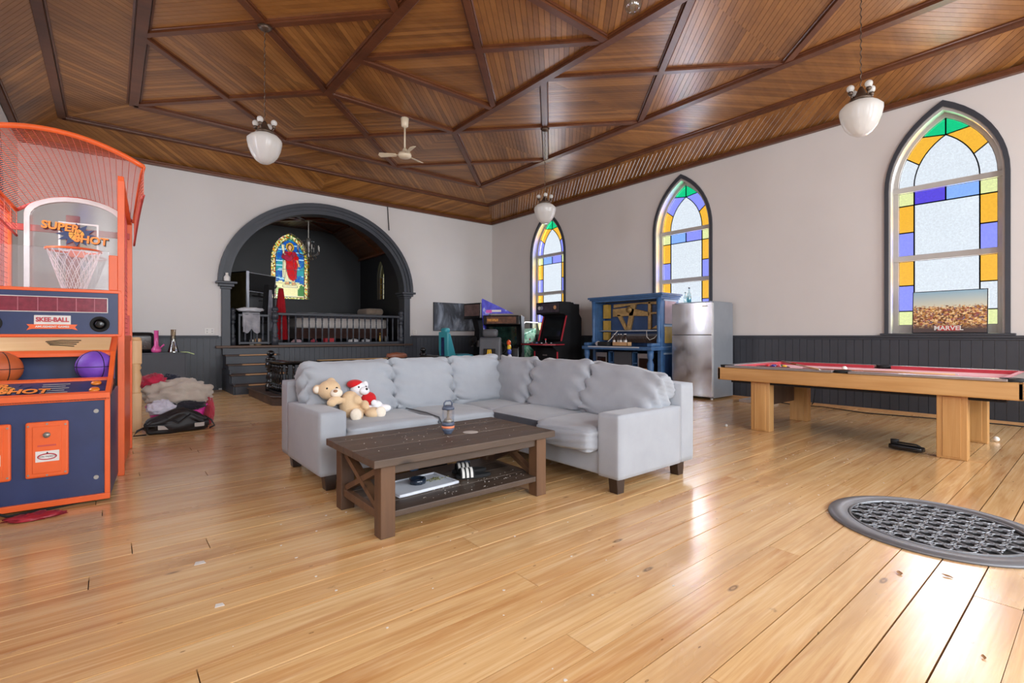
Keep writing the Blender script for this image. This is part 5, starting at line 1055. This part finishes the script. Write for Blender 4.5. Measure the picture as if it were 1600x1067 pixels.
# ================================================================ PENDANTS AND FAN
def opal():
    t = NT('opal_glass'); t.p.inputs['Base Color'].default_value = lin('DEDCD8'); t.rough(.18); t.p.inputs['Subsurface Weight'].default_value = .0
    tl = t.new('ShaderNodeBsdfTranslucent'); tl.inputs[0].default_value = lin('EDEBE6'); mx = t.new('ShaderNodeMixShader'); mx.inputs[0].default_value = .45; t.link(t.p.outputs[0], mx.inputs[1]); t.link(tl.outputs[0], mx.inputs[2]); t.link(mx.outputs[0], t.out.inputs[0]); return t.mat
M['opal'] = opal(); M['bronze'] = plain('aged_bronze', '5A4A3E', .4, .6, .2)
def pendant(x, y, z0, label):
    t = thing('pendant_light', label, 'pendant light', (x, y, z0), 0, 'opal pendant lights')
    B().lathe([(.012, 0), (.06, .008), (.105, .04), (.15, .1), (.183, .18), (.2, .26), (.2, .295), (.155, .345), (.09, .375)], n=32, lobes=8, lob=.018).build('shade', M['opal'], t, True)
    B().lathe([(.1, .375), (.11, .39), (.08, .42), (.05, .45), (.03, .5), (.015, .53)], n=16).build('fitter', M['bronze'], t, True)
    for k in range(4):
        a = k * PI / 2 + .9; ca, sa = math.cos(a), math.sin(a)
        am = B().tube([(.05 * ca, .05 * sa, .42), (.1 * ca, .1 * sa, .41), (.115 * ca, .115 * sa, .45)], .009, 6).build('arm', M['bronze'], t, True); B().lathe([(.018, .44), (.026, .46), (.022, .475)], (.115 * ca, .115 * sa, 0), 10).build('socket', M['bronze'], am, True); B().ball((.115 * ca, .115 * sa, .51), .038, 12, 8).build('bulb', M['opal'], am, True)
    zt = Z3 - .07 - z0; n_ = int((zt - .53) / .035); pts = [(.006 * math.cos(i * 1.3), .006 * math.sin(i * 1.3), .53 + (zt - .53) * i / (2 * n_)) for i in range(2 * n_ + 1)]
    B().tube(pts, .0055, 5).build('chain', M['bronze'], t, True); B().lathe([(.02, zt - .05), (.06, zt - .03), (.085, zt - .0)], n=16).build('ceiling_rose', M['bronze'], t, True)
xc0, xc2 = (NX[0] + NX[1]) / 2, (NX[2] + NX[3]) / 2
pendant(xc0, (Yn[1] + Yn[2]) / 2, 3.30, 'opal acorn pendant light hanging in front of the alcove arch side'); pendant(xc2, (Yn[1] + Yn[2]) / 2, 3.24, 'opal acorn pendant light in front of the far window'); pendant(xc2, (Yn[3] + Yn[4]) / 2, 3.31, 'opal acorn pendant light nearest the large poster window')
t = thing('glass_lantern', 'small clear glass lantern hanging at the top edge of the view', 'pendant light', ((NX[1] + NX[2]) / 2, 2.93, 4.27)); B().lathe([(.015, 0), (.06, .01), (.08, .05), (.08, .3)], n=20, cap=False).build('glass_shade', M['bglass'], t, True); B().lathe([(.085, .3), (.06, .36), (.02, .4)], n=16).build('cap', M['bronze'], t, True); B().cyl((0, 0, .4), (0, 0, Z3 - .0 - 4.27), .01, n=8).build('rod', M['bronze'], t); B().ball((0, 0, .2), (.035, .035, .05)).build('bulb', M['opal'], t, True)
t = thing('ceiling_fan', 'cream three blade ceiling fan hanging from the cross beam', 'ceiling fan', (4.06, Yn[1], 4.3)); M['cream'] = plain('cream_enamel', 'D6C7AC', .35, var=.04); zt = Z3 - .06 - 4.3
B().lathe([(.035, zt - .17), (.06, zt - .15), (.07, zt - .01), (.06, zt)], n=18).build('canopy', M['cream'], t, True); B().cyl((0, 0, .15), (0, 0, zt - .15), .016, n=10).build('down_rod', M['cream'], t, True); B().lathe([(.05, 0), (.1, .015), (.12, .05), (.11, .09), (.05, .11), (.045, .15), (.02, .18)], n=22).build('motor_housing', M['cream'], t, True)
for a in (R(141), R(261), R(21)):
    ca, sa = math.cos(a), math.sin(a); m = Matrix.Rotation(a, 4, 'Z'); B(m).box(.08, .2, -.02, .02, .055, .063).build('blade_arm', M['cream'], t)
    B(m @ Matrix.Translation((.30, 0, .06)) @ Matrix.Rotation(R(18), 4, 'X')).prism([(-.15, -.04), (.14, -.06), (.17, 0), (.14, .06), (-.15, .04)], -.004, .004, lambda u, v_, w_: (u, v_, w_)).build('blade', M['cream'], t, bevel=.003)
# ================================================================ LEFT SIDE: BASKETBALL MACHINE
M['orange'] = plain('orange_enamel', 'E4622C', .35, var=.06, bump=.03); M['navy'] = plain('navy_panel', '26345E', .38, var=.12); M['red_p'] = plain('faded_red_paint', 'BE4A42', .5); M['wht'] = plain('white_enamel', 'D9D6D2', .4)
bk = thing('basketball_machine', 'orange and navy arcade basketball machine with caged hoop', 'arcade game', (0, 4.41, 0), R(-4)); BW = .86
def bx(name, x0, x1, y0, y1, z0, z1, mat, parent=None, bevel=.004): return B().box(x0, x1, y0, y1, z0, z1).build(name, mat, parent or bk, bevel=bevel)
cb = bx('front_cabinet', -BW, 0, .02, .74, .03, .74, M['navy'])
for x0, x1, z0, z1 in ((-BW, 0, .02, .06), (-BW, 0, .705, .755), (-.03, 0, .06, .705), (-BW, -BW + .03, .06, .705)): bx('orange_edge', x0, x1, 0, .03, z0, z1, M['orange'], cb)
for x0 in (-.425, -.70):
    d = bx('coin_door', x0, x0 + .21, -.008, .02, .22, .585, M['orange'], None, .012); bx('door_panel', x0 + .035, x0 + .175, -.013, -.006, .25, .555, M['orange'], d, .003); B().cyl((x0 + .105, -.03, .5), (x0 + .105, -.01, .5), .018).build('lock', M['silver'], d, True); bx('coin_return', x0 + .06, x0 + .15, -.016, -.012, .425, .435, M['red_p'], d, 0)
    for sx, sz in ((.015, .56), (.195, .56), (.015, .245), (.195, .245), (.105, .57), (.105, .235)): B().cyl((x0 + sx, -.012, sz), (x0 + sx, -.007, sz), .006, n=8).build('screw', M['silver'], d)
    st_ = bx('sticker', x0 + .05, x0 + .165, -.0145, -.0125, .325, .395, M['wht'], d, 0)
    B().tube([(x0 + .107 + .045 * math.cos(a), -.0155, .358 + .018 * math.sin(a)) for a in [2 * PI * k / 24 for k in range(24)]], .0035, 5, True).build('red_oval', M['red_trim'], st_); text('sticker_text', 'WIN TICKETS', .014, M['rubber'], st_, basis((x0 + .107, -.0158, .358), (1, 0, 0), (0, 0, 1)), .0004)
    B().prism([(x0 + .1, .375), (x0 + .114, .375), (x0 + .107, .39)], -.0158, -.0145, lambda x, z, y: (x, y, z)).build('arrow', M['rubber'], st_)
for z in (.175, .63): B().cyl((-.075, .012, z), (-.075, .018, z), .014, n=12).build('bolt_hole', M['silver'], cb); 
cpn = B().prism([(0, .74), (.27, .83), (.27, .80), (.0, .71)], -BW + .02, -.02, lambda y, z, x: (x, y, z)).build('control_panel', M['navy'], bk)
for x0, x1 in ((-.022, .0), (-BW, -BW + .022)): B().prism([(0, .75), (.27, .845), (.27, .80), (.0, .70)], x0, x1, lambda y, z, x: (x, y, z)).build('panel_edge', M['orange'], cpn)
B().prism([(-.005, .755), (.03, .765), (.03, .74), (-.005, .72)], -BW, 0, lambda y, z, x: (x, y, z)).build('panel_lip', M['orange'], cpn); B().prism([(.25, .835), (.28, .845), (.28, .79), (.25, .79)], -BW, 0, lambda y, z, x: (x, y, z)).build('panel_lip', M['orange'], cpn)
nrm = Vector((0, -.09, .27)).normalized(); cpm = lambda x, s_, e=.003: basis(Vector((x, .27 * s_, .74 + .09 * s_)) + nrm * e, (1, 0, 0), (0, .27, .09))
for s_, x in ((.28, -.09), (.7, -.09)): m = cpm(x, s_); B(m).lathe([(.03, 0), (.03, .008), (.022, .018)], n=16).build('start_button', plain('amber_button', 'D97A22', .25), cpn, True)
def burst(b, m, r0, r1, n, sx=1.0): b.m = m; b.prism([((r1 if k % 2 else r0) * sx * math.cos(PI * k / n), (r1 if k % 2 else r0) * math.sin(PI * k / n)) for k in range(2 * n)], 0, .002, lambda u, v_, w_: (u, v_, w_)); return b
def logo(parent, m, s):
    burst(B(), m, .2 * s, .12 * s, 12, 1.35).build('logo_burst', M['navy2'], parent); B(m @ Matrix.Translation((0, 0, .002))).lathe([(.1 * s, 0), (.1 * s, .002)], n=24).build('logo_ball', M['amber'], parent)
    b = B(m @ Matrix.Translation((0, 0, .0045)))
    for pts in ([(-.1 * s, 0, 0), (.1 * s, 0, 0)], [(0, -.1 * s, 0), (0, .1 * s, 0)], [(-.07 * s, .07 * s, 0), (-.03 * s, 0, 0), (-.07 * s, -.07 * s, 0)], [(.07 * s, .07 * s, 0), (.03 * s, 0, 0), (.07 * s, -.07 * s, 0)]): b.tube(pts, .004 * s, 4)
    b.build('ball_seams', M['rubber'], parent)
    for wd, dx, dy, mm, e in (('SUPER', -.19, .1, M['rubber'], .004), ('SUPER', -.2, .11, M['letter'], .006), ('SHOT', .2, -.085, M['rubber'], .004), ('SHOT', .19, -.075, M['letter'], .006)): text('logo_lettering', wd, .17 * s, mm, parent, m @ Matrix.Translation((dx * s, dy * s, e)) @ Matrix.Rotation(R(-4), 4, 'Z'), .001, .006 * s)
M['navy2'] = plain('burst_navy', '2C3A60', .4); M['amber'] = plain('logo_amber', 'E5A03C', .4); M['letter'] = plain('logo_orange', 'EE8A34', .4)
logo(cpn, cpm(-.55, .5), .55)
for k in range(5): B(cpm(-.29, .75 - .12 * k, .0025)).prism([(-.08, -.004), (.06 - .02 * (k % 2), -.004), (.06 - .02 * (k % 2), .004), (-.08, .004)], 0, .001, lambda u, v_, w_: (u, v_, w_)).build('instruction_line', M['sash'], cpn)
# ball tray, board and marquee
bx('ball_tray', -BW + .02, -.02, .28, .74, .74, .80, M['rubber']); bx('tray_back', -BW + .02, -.02, .72, .76, .76, 1.12, M['navy2'])
bd = B().prism([(.46, 1.02), (.76, 1.15), (.76, 1.12), (.46, .99)], -BW, 0.0, lambda y, z, x: (x, y, z)).build('hood_board', M['orange'], bk, bevel=.006)
hn = Vector((0, -.13, .30)).normalized(); hm = lambda x, s_, e: basis(Vector((x, .46 + .3 * s_, 1.02 + .13 * s_)) + hn * e, (1, 0, 0), (0, .30, .13))
B(hm(-BW / 2, .5, .001)).prism([(-.4, -.12), (.39, -.12), (.39, .12), (-.4, .12)], 0, .003, lambda u, v_, w_: (u, v_, w_)).build('wood_inlay', wood('pale_inlay', 'C99E68', 'DDB885', 'EBD0A6', 0, 30, .4, rnd=0, knots=False, hue=0), bd)
b = B(hm(-.3, .5, .006))
for k in range(4): b.tube([(-.12 + .01 * k, .03 - .02 * k, 0), (-.04, .055 - .03 * k, 0), (.08 - .01 * k, .05 - .035 * k, 0)], .004, 4)
b.build('swoosh_mark', M['rubber'], bd)
for x in (-.028, -BW): B().prism([(.0, .72), (.03, .72), (.3, .84), (.5, 1.0), (.76, 1.12), (.76, 1.16), (.46, 1.03), (.24, .86), (.0, .755)], x, x + .028, lambda y, z, x_: (x_, y, z)).build('side_bracket', M['orange'], bk)
mqb = bx('marquee', -BW, .02, .74, .86, 1.15, 1.5, M['navy'], None, .006)
for x0, x1, z0, z1 in ((-BW, .02, 1.49, 1.515), (-BW, .02, 1.14, 1.16), (.0, .025, 1.15, 1.5)): bx('orange_edge', x0, x1, .73, .86, z0, z1, M['orange'], mqb)
bx('score_display', -BW + .06, -.07, .733, .741, 1.335, 1.445, plain('led_red', '7E2B3C', .2, var=.25, scale=30), mqb, 0); b = B()
for x0, x1, z0, z1 in ((-BW + .055, -.065, 1.445, 1.45), (-BW + .055, -.065, 1.33, 1.335), (-.07, -.065, 1.33, 1.45), (-BW + .055, -BW + .06, 1.33, 1.45)): b.box(x0, x1, .730, .741, z0, z1)
b.build('display_frame', M['wht'], mqb)
for k in range(6): bx('display_divider', -BW + .16 + .11 * k, -BW + .165 + .11 * k, .7315, .7335, 1.34, 1.44, plain('led_divider_%d' % k, 'A85A68', .3), mqb, 0)
for x in (-.115, -BW + .13):
    sp2 = B(Matrix.Translation((x, .738, 1.24)) @ Matrix.Rotation(R(90), 4, 'X')).lathe([(.062, 0), (.062, .008), (.05, .01), (.045, .002)], n=24).build('speaker', M['rubber'], mqb, True); B(Matrix.Translation((x, .732, 1.24)) @ Matrix.Rotation(R(90), 4, 'X')).lathe([(.04, 0), (.02, .006), (.004, .008)], n=20).build('speaker_cone', M['gloss_black'], sp2, True)
lg = bx('logo_plate', -.5, -.29, .7335, .741, 1.225, 1.305, M['wht'], mqb, .004); text('logo_lettering', 'SKEE-BALL', .046, M['red_trim'], lg, basis((-.395, .732, 1.27), (1, 0, 0), (0, 0, 1)), .001, .002, sx=.88)
rb = B().prism([(-.51, 1.2), (-.28, 1.2), (-.25, 1.19), (-.265, 1.215), (-.25, 1.235), (-.29, 1.235), (-.5, 1.235), (-.54, 1.235), (-.525, 1.215), (-.54, 1.19)], .7315, .741, lambda x, z, y: (x, y, z)).build('logo_ribbon', M['orange'], lg); text('ribbon_lettering', 'AMUSEMENT GAMES', .021, M['wht'], rb, basis((-.395, .7305, 1.217), (1, 0, 0), (0, 0, 1)), .0006, .0006)
# tower: posts, side cages, backboard and hoop
for x in (-.005, -BW - .02):
    bx('front_post', x, x + .045, .74, .79, 0, 2.42, M['orange']); bx('rear_post', x, x + .045, 1.92, 1.96, 0, 2.3, M['orange']); bx('lower_side', x + .01, x + .03, .79, 1.92, .02, 1.1, M['orange']); bx('side_rail', x, x + .04, .79, 1.92, 1.1, 1.15, M['orange'])
    B().bar((x + .02, .76, 2.44), (x + .02, 1.94, 2.29), .04, .04).build('side_top_rail', M['orange'], bk)
bx('corner_guard', -.06, -.005, .735, .75, 1.515, 1.8, M['orange']); bx('ball_shield', -BW, -.06, .745, .751, 1.515, 1.83, clear_mat('scuffed_acrylic', (.93, .92, .93), .14, .15))
b = B()
for x in (-.0, -BW + .0):
    for k in range(26): y = .8 + k * .044; b.tube([(x, y, 1.15), (x, y, 2.43 - (y - .76) * .127)], .0028, 4)
    for k in range(27): z = 1.18 + k * .045; b.tube([(x, .78, z), (x, 1.93, z if z < 2.28 else 2.28)], .0028, 4)
tag(b.build('side_cage_wires', M['red_p'], bk), kind='stuff')
bx('rear_panel', -BW, 0.02, 1.90, 1.92, 1.1, 1.35, M['red_p']); bx('rear_bar', -BW, .02, 1.89, 1.92, 2.12, 2.18, M['red_p']); bx('rear_bar', -.46, -.36, 1.89, 1.92, 1.3, 2.3, M['red_p'])
bb0 = [(-.73, 1.42), (.0, 1.42), (.0, 2.26)] + [(-.365 + .365 * math.cos(a), 2.26 + .19 * math.sin(a)) for a in [PI * k / 14 for k in range(1, 14)]] + [(-.73, 2.26)]
B().prism(bb0, 1.79, 1.80, lambda x, z, y: (x, y, z)).build('backboard_glass', clear_mat('backboard_acrylic', (.94, .94, .95), .2, .08), bk)
bbf = B(); bbi = [(-.365 + (x + .365) * .9, 1.86 + (z - 1.86) * .93) for x, z in bb0]
for i in range(len(bb0)): bbf.prism([bb0[i - 1], bb0[i], bbi[i], bbi[i - 1]], 1.775, 1.81, lambda x, z, y: (x, y, z))
bf = bbf.build('backboard_frame', M['wht'], bk); logo(bf, basis((-.37, 1.772, 2.1), (1, 0, 0), (0, 0, 1)), .56)
for x0, x1, z0, z1 in ((-.5, -.21, 2.2, 2.215), (-.5, -.21, 1.94, 1.955), (-.5, -.485, 1.94, 2.2), (-.225, -.21, 1.94, 2.2)): bx('aim_square', x0, x1, 1.783, 1.79, z0, z1, M['wht'], bf, 0)
hp = thing('x', 'x', 'x'); bpy.data.objects.remove(hp)
hoop = B().tube([(-.36 + .19 * math.cos(a), 1.53 + .19 * math.sin(a), 1.92) for a in [2 * PI * k / 32 for k in range(32)]], .010, 8, True).build('hoop', M['orange'], bk, True); bx('hoop_bracket', -.42, -.30, 1.7, 1.79, 1.88, 1.94, M['orange'], hoop)
b = B(); NH = 16
for j in range(5):
    r0, r1 = .185 - .022 * j, .185 - .022 * (j + 1); z0, z1 = 1.915 - .075 * j, 1.915 - .075 * (j + 1)
    for k in range(NH):
        for dk in (-.5, .5):
            a0 = 2 * PI * (k + .5 * (j % 2)) / NH; a1 = a0 + 2 * PI * dk / NH; b.tube([(-.36 + r0 * math.cos(a0), 1.53 + r0 * math.sin(a0), z0), (-.36 + r1 * math.cos(a1), 1.53 + r1 * math.sin(a1), z1)], .0035, 4)
tag(b.build('net', plain('net_pink_white', 'E0CFCF', .7), hoop), kind='stuff'); bx('maker_plate', -.56, -.36, 1.786, 1.79, 1.49, 1.55, plain('plate_grey', 'A9AEB4', .4), bf, 0); text('plate_lettering', 'LEGEND', .04, M['slate'], bf, basis((-.46, 1.785, 1.52), (1, 0, 0), (0, 0, 1)), .0005)
# curved wire canopy
def cano(u, v_):
    c0, w0 = -BW / 2 + .02, .58; c1, w1 = -BW / 2, .42; w_ = w0 + (w1 - w0) * v_; x = c0 + .05 * v_ + (2 * u - 1) * w_; arc = 1 - (2 * u - 1) ** 2
    return Vector((x, .6 + 1.2 * v_, 2.52 + .17 * arc - (.24 * v_ ** 1.6)))
NU, NV = 26, 44; b = B()
for i in range(NU + 1): b.tube([cano(i / NU, j / 12) for j in range(13)], .0026, 4)
for j in range(NV + 1): b.tube([cano(i / 14, j / NV) for i in range(15)], .0026, 4)
for s_ in (0, 1):
    sg = 1 if s_ else -1
    for k in range(1, 9): b.tube([cano(s_, j / 10) + Vector((0, 0, -.028 * k * (1 - .0 * j))) for j in range(11)], .0026, 4)
    for j in range(12): b.tube([cano(s_, j / 11), cano(s_, j / 11) + Vector((0, 0, -.23))], .0026, 4)
cw = b.build('canopy_wires', plain('faded_orange_wire', 'D97058', .45), bk); tag(cw, kind='stuff')
B().tube([cano(i / 20, 0) for i in range(21)], .02, 8).build('canopy_front_tube', M['orange'], bk, True); B().tube([cano(i / 20, 1) for i in range(21)], .014, 8).build('canopy_rear_tube', M['red_p'], bk, True)
for s_ in (0, 1): B().tube([cano(s_, j / 12) for j in range(13)], .014, 8).build('canopy_side_tube', M['orange'], bk, True); B().tube([cano(s_, j / 12) + Vector((0, 0, -.23)) for j in range(13)], .01, 8).build('canopy_side_tube', M['red_p'], bk, True)
# balls in the tray
mb = Matrix.Translation((0, 4.41, 0)) @ Matrix.Rotation(R(-4), 4, 'Z')
def bball(x, c, label):
    p = mb @ Vector((x, .44, .802)); t = thing('basketball', label, 'ball', p, 0, 'balls in the machine tray'); r = .115; B().ball((0, 0, r), r, 28, 18).build('cover', plain('ball_skin_' + c, c, .55, bump=.3), t, True); b = B()
    for fn in (lambda a: (math.cos(a), math.sin(a), 0), lambda a: (math.cos(a), 0, math.sin(a)), lambda a: (0, math.cos(a), math.sin(a))): b.tube([Vector(fn(2 * PI * k / 30)) * r * 1.002 + Vector((0, 0, r)) for k in range(30)], .003, 4, True)
    b.build('seams', M['rubber'], t).rotation_euler = (0, 0, .5); return t
bball(-.62, 'B5572A', 'orange basketball in the tray of the basketball machine'); bball(-.12, '7446B8', 'purple basketball in the tray of the basketball machine')
tag(B().tube([mb @ Vector(p) for p in ((-.8, -.03, .4), (-.72, -.06, .25), (-.6, -.07, .08), (-.5, -.05, .012), (-.3, .0, .011), (-.05, .1, .011))], .008, 8).build('power_cord', M['rubber'], None, True), 'black power cord hanging down the front of the basketball machine', 'cord')
tag(rest_on(lump((-.36, 4.28, .03), (.12, .06, .02), .5, 3, 5).build('red_wrapper', plain('red_plastic', 'A82838', .3, var=.3), smooth=True), .0), 'crumpled red wrapper on the floor under the basketball machine', 'wrapper')
# ================================================================ CABINET, POST AND LAUNDRY BY THE BACK WALL
t = thing('low_cabinet', 'matt black low cabinet against the back wall left of the stairs', 'cabinet', (.2, 11.1, 0)); B().box(0, .92, 0, .55, 0, .81).build('body', plain('matt_dark_grey', '3C3E44', .6, var=.06), t, bevel=.004); B().box(-.01, .93, -.01, .56, .81, .83).build('top', M['char'], t, bevel=.003); B().box(.9, .93, -.012, .0, .02, .8).build('edge_strip', plain('edge_strip', '2E3036', .5), t)
t = thing('toaster_oven', 'glossy black rounded appliance on the low cabinet', 'appliance', (.42, 11.42, .831)); B().soft((0, 0, .19), (.44, .34, .38), .07, 8).build('shell', M['gloss_black'], t, True); B().box(-.17, .17, -.175, -.168, .06, .3).build('door_glass', M['smoke'], t, bevel=.004); B().tube([(-.22, -.14, .05), (-.22, -.16, .2), (-.22, -.14, .33)], .012, 8).build('chrome_edge', M['silver'], t, True)
M['pinkg'] = plain('pink_glass', 'C8508E', .12, var=.1)
t = thing('glass_pipe', 'pink glass water pipe on the low cabinet', 'water pipe', (.66, 11.17, .831)); B().lathe([(.05, 0), (.075, .02), (.08, .06), (.05, .11), (.035, .14), (.035, .4), (.04, .41)], n=20).build('body', M['pinkg'], t, True); B().cyl((.05, 0, .08), (.12, 0, .15), .012, .016).build('stem', M['pinkg'], t, True)
t = thing('glass_flask', 'clear conical glass flask right of the pink water pipe', 'flask', (.92, 11.14 + .05, .83)); M['amberg'] = clear_mat('smoky_glass', (.62, .55, .45), .2); B().lathe([(.09, 0), (.09, .02), (.045, .18), (.04, .22), (.04, .42), (.047, .43)], n=20, cap=False).build('body', M['amberg'], t, True); B().lathe([(.085, .005), (.05, .15)], n=20).build('dark_water', plain('dark_liquid', '3A2E1E', .2), t, True)
tag(B().tube([(1.03, 11.12, .84), (1.13, 10.98, .835), (1.22, 10.9, .80)], .008, 6).build('green_straw', plain('pale_green', 'B9CC8C', .5), None, True), 'pale green straw sticking out past the low cabinet edge', 'straw')
M['pine'] = wood('raw_pine_post', 'B98A58', 'D3A876', 'E3C398', 2, 22, .5, rnd=0, knots=False, hue=0)
t = thing('pine_post', 'unpainted turned pine newel post standing beside the basketball machine', 'post', (.235, 7.42, 0)); B().box(-.06, .06, -.06, .06, 0, .46).build('foot_block', M['pine'], t, bevel=.006); B().lathe([(.06, .46), (.05, .475), (.062, .5), (.045, .53), (.058, .6), (.062, .66), (.045, .73), (.06, .76), (.05, .79), (.06, .81)], n=20).build('turning', M['pine'], t, True); B().box(-.06, .06, -.06, .06, .81, 1.09).build('head_block', M['pine'], t, bevel=.006); B().lathe([(.055, 1.09), (.06, 1.11), (.04, 1.13)], n=16).build('cap', M['pine'], t, True)
t = thing('laundry_basket', 'bright pink plastic laundry basket heaped with clothes', 'laundry basket', (.66, 7.5, 0), R(4)); M['pinkp'] = plain('hot_pink_plastic', 'D8389A', .35, var=.06)
def ovl(a, b_, z, n=28): return [(a * abs(math.cos(t_)) ** .5 * math.copysign(1, math.cos(t_)), b_ * abs(math.sin(t_)) ** .5 * math.copysign(1, math.sin(t_)), z) for t_ in [2 * PI * k / n for k in range(n)]]
L0, L1, L2, L3 = ovl(.24, .17, 0), ovl(.3, .22, .26), ovl(.285, .205, .26), ovl(.225, .155, .012); V = L0 + L1 + L2 + L3; nn = 28
b = B(); b.add(V, [(a * nn + i, a * nn + (i + 1) % nn, (a + 1) * nn + (i + 1) % nn, (a + 1) * nn + i) for a in range(3) for i in range(nn)] + [list(range(nn))[::-1], list(range(3 * nn, 4 * nn))]); b.build('tub', M['pinkp'], t, True); B().tube(ovl(.31, .23, .265), .014, 8, True).build('rim', M['pinkp'], t, True)
for k in range(5): B().tube(ovl(.252 + .009 * k, .182 + .009 * k, .06 + .04 * k), .004, 5, True).build('rib', M['pinkp'], t, True)
def cloth_heap(name, c, r, mat, label, seed, zb, amp=.22, sc=2.2, cat='clothes'):
    def fn(v): return 1 + amp * noise.noise(v * sc + Vector((seed, seed * 2, 0))) + amp * .55 * (1 - abs(noise.noise(v * sc * 1.6 + Vector((0, seed, seed)))) * 2.2)
    b = B().ball(c, r, 48, 28, fn); b.V = [(x, y, max(z, zb)) for x, y, z in b.V]; return tag(b.build(name, mat, None, True), label, cat, 'clothes in the laundry heap')
cloth_heap('beige_blanket', (.68, 7.52, .40), (.33, .25, .17), fabric('beige_fleece', 'C4BAAE', 'A69B8F', 200), 'beige fleece blanket heaped on top of the laundry basket', 1, .285, .3, 2.6)
cloth_heap('red_jacket', (.42, 7.62, .56), (.13, .13, .1), fabric('pink_red_cloth', 'C8304E', '8E1E36', 200), 'pink and red jacket on top of the beige blanket at the left', 3, .5, .3, 3); cloth_heap('navy_shirt', (.6, 7.7, .56), (.12, .1, .08), fabric('navy_cloth', '2A2E3E', '1C1F2C', 200), 'dark navy shirt behind the pink and red jacket', 4, .5, .3, 3)
cloth_heap('white_shirt', (.48, 7.26, .27), (.13, .06, .09), fabric('lilac_white', 'D6D4E0', 'B6B4C4', 200), 'white shirt spilling over the front rim of the pink basket', 5, .2, .3, 3); cloth_heap('dark_clothes', (.74, 7.30, .275), (.17, .06, .055), fabric('dark_print', '3A3840', '1C1B20', 60), 'dark patterned clothes under the beige blanket', 6, .22, .35, 4)
cloth_heap('red_towel', (1.0, 7.5, .17), (.06, .16, .17), fabric('coral_towel', 'C84A58', '9C3444', 120), 'coral red towel hanging at the right end of the basket', 7, .0, .2, 4, 'towel')
t = thing('duffel_bag', 'slumped black duffel bag in front of the pink basket', 'duffel bag', (.62, 7.08, 0), R(3)); M['nylon'] = plain('black_nylon', '1B1B1E', .5, var=.2, bump=.1)
def bagf(p, d): v = Vector(p); return d * (.03 * noise.noise(v * 2.2 + Vector((3, 1, 0)))) + Vector((0, 0, (-.07 * abs(v.x) ** 2 + .03 * math.sin(v.x * 4 + 1)) if v.z > 0 else 0))
B().soft((0, 0, .125), (.62, .2, .25), .07, 14, bagf).build('body', M['nylon'], t, True); B().box(.16, .26, -.115, -.105, .055, .1).build('name_patch', M['sash'], t); B().prism([(-.2, .06), (-.1, .055), (-.14, .1), (-.2, .11)], -.117, -.106, lambda x, z, y: (x, y, z)).build('pale_panel', M['sash'], t)
for pts in ([(.28, .0, .16), (.36, .02, .1), (.39, .0, .03), (.33, -.03, .012)], [(-.28, 0, .1), (-.38, -.02, .06), (-.42, -.05, .012), (-.3, -.06, .012)], [(-.12, -.1, .2), (.0, -.11, .12), (.12, -.1, .21)]): B().tube(pts, .014, 6, flat=.35).build('strap', M['nylon'], t, True)
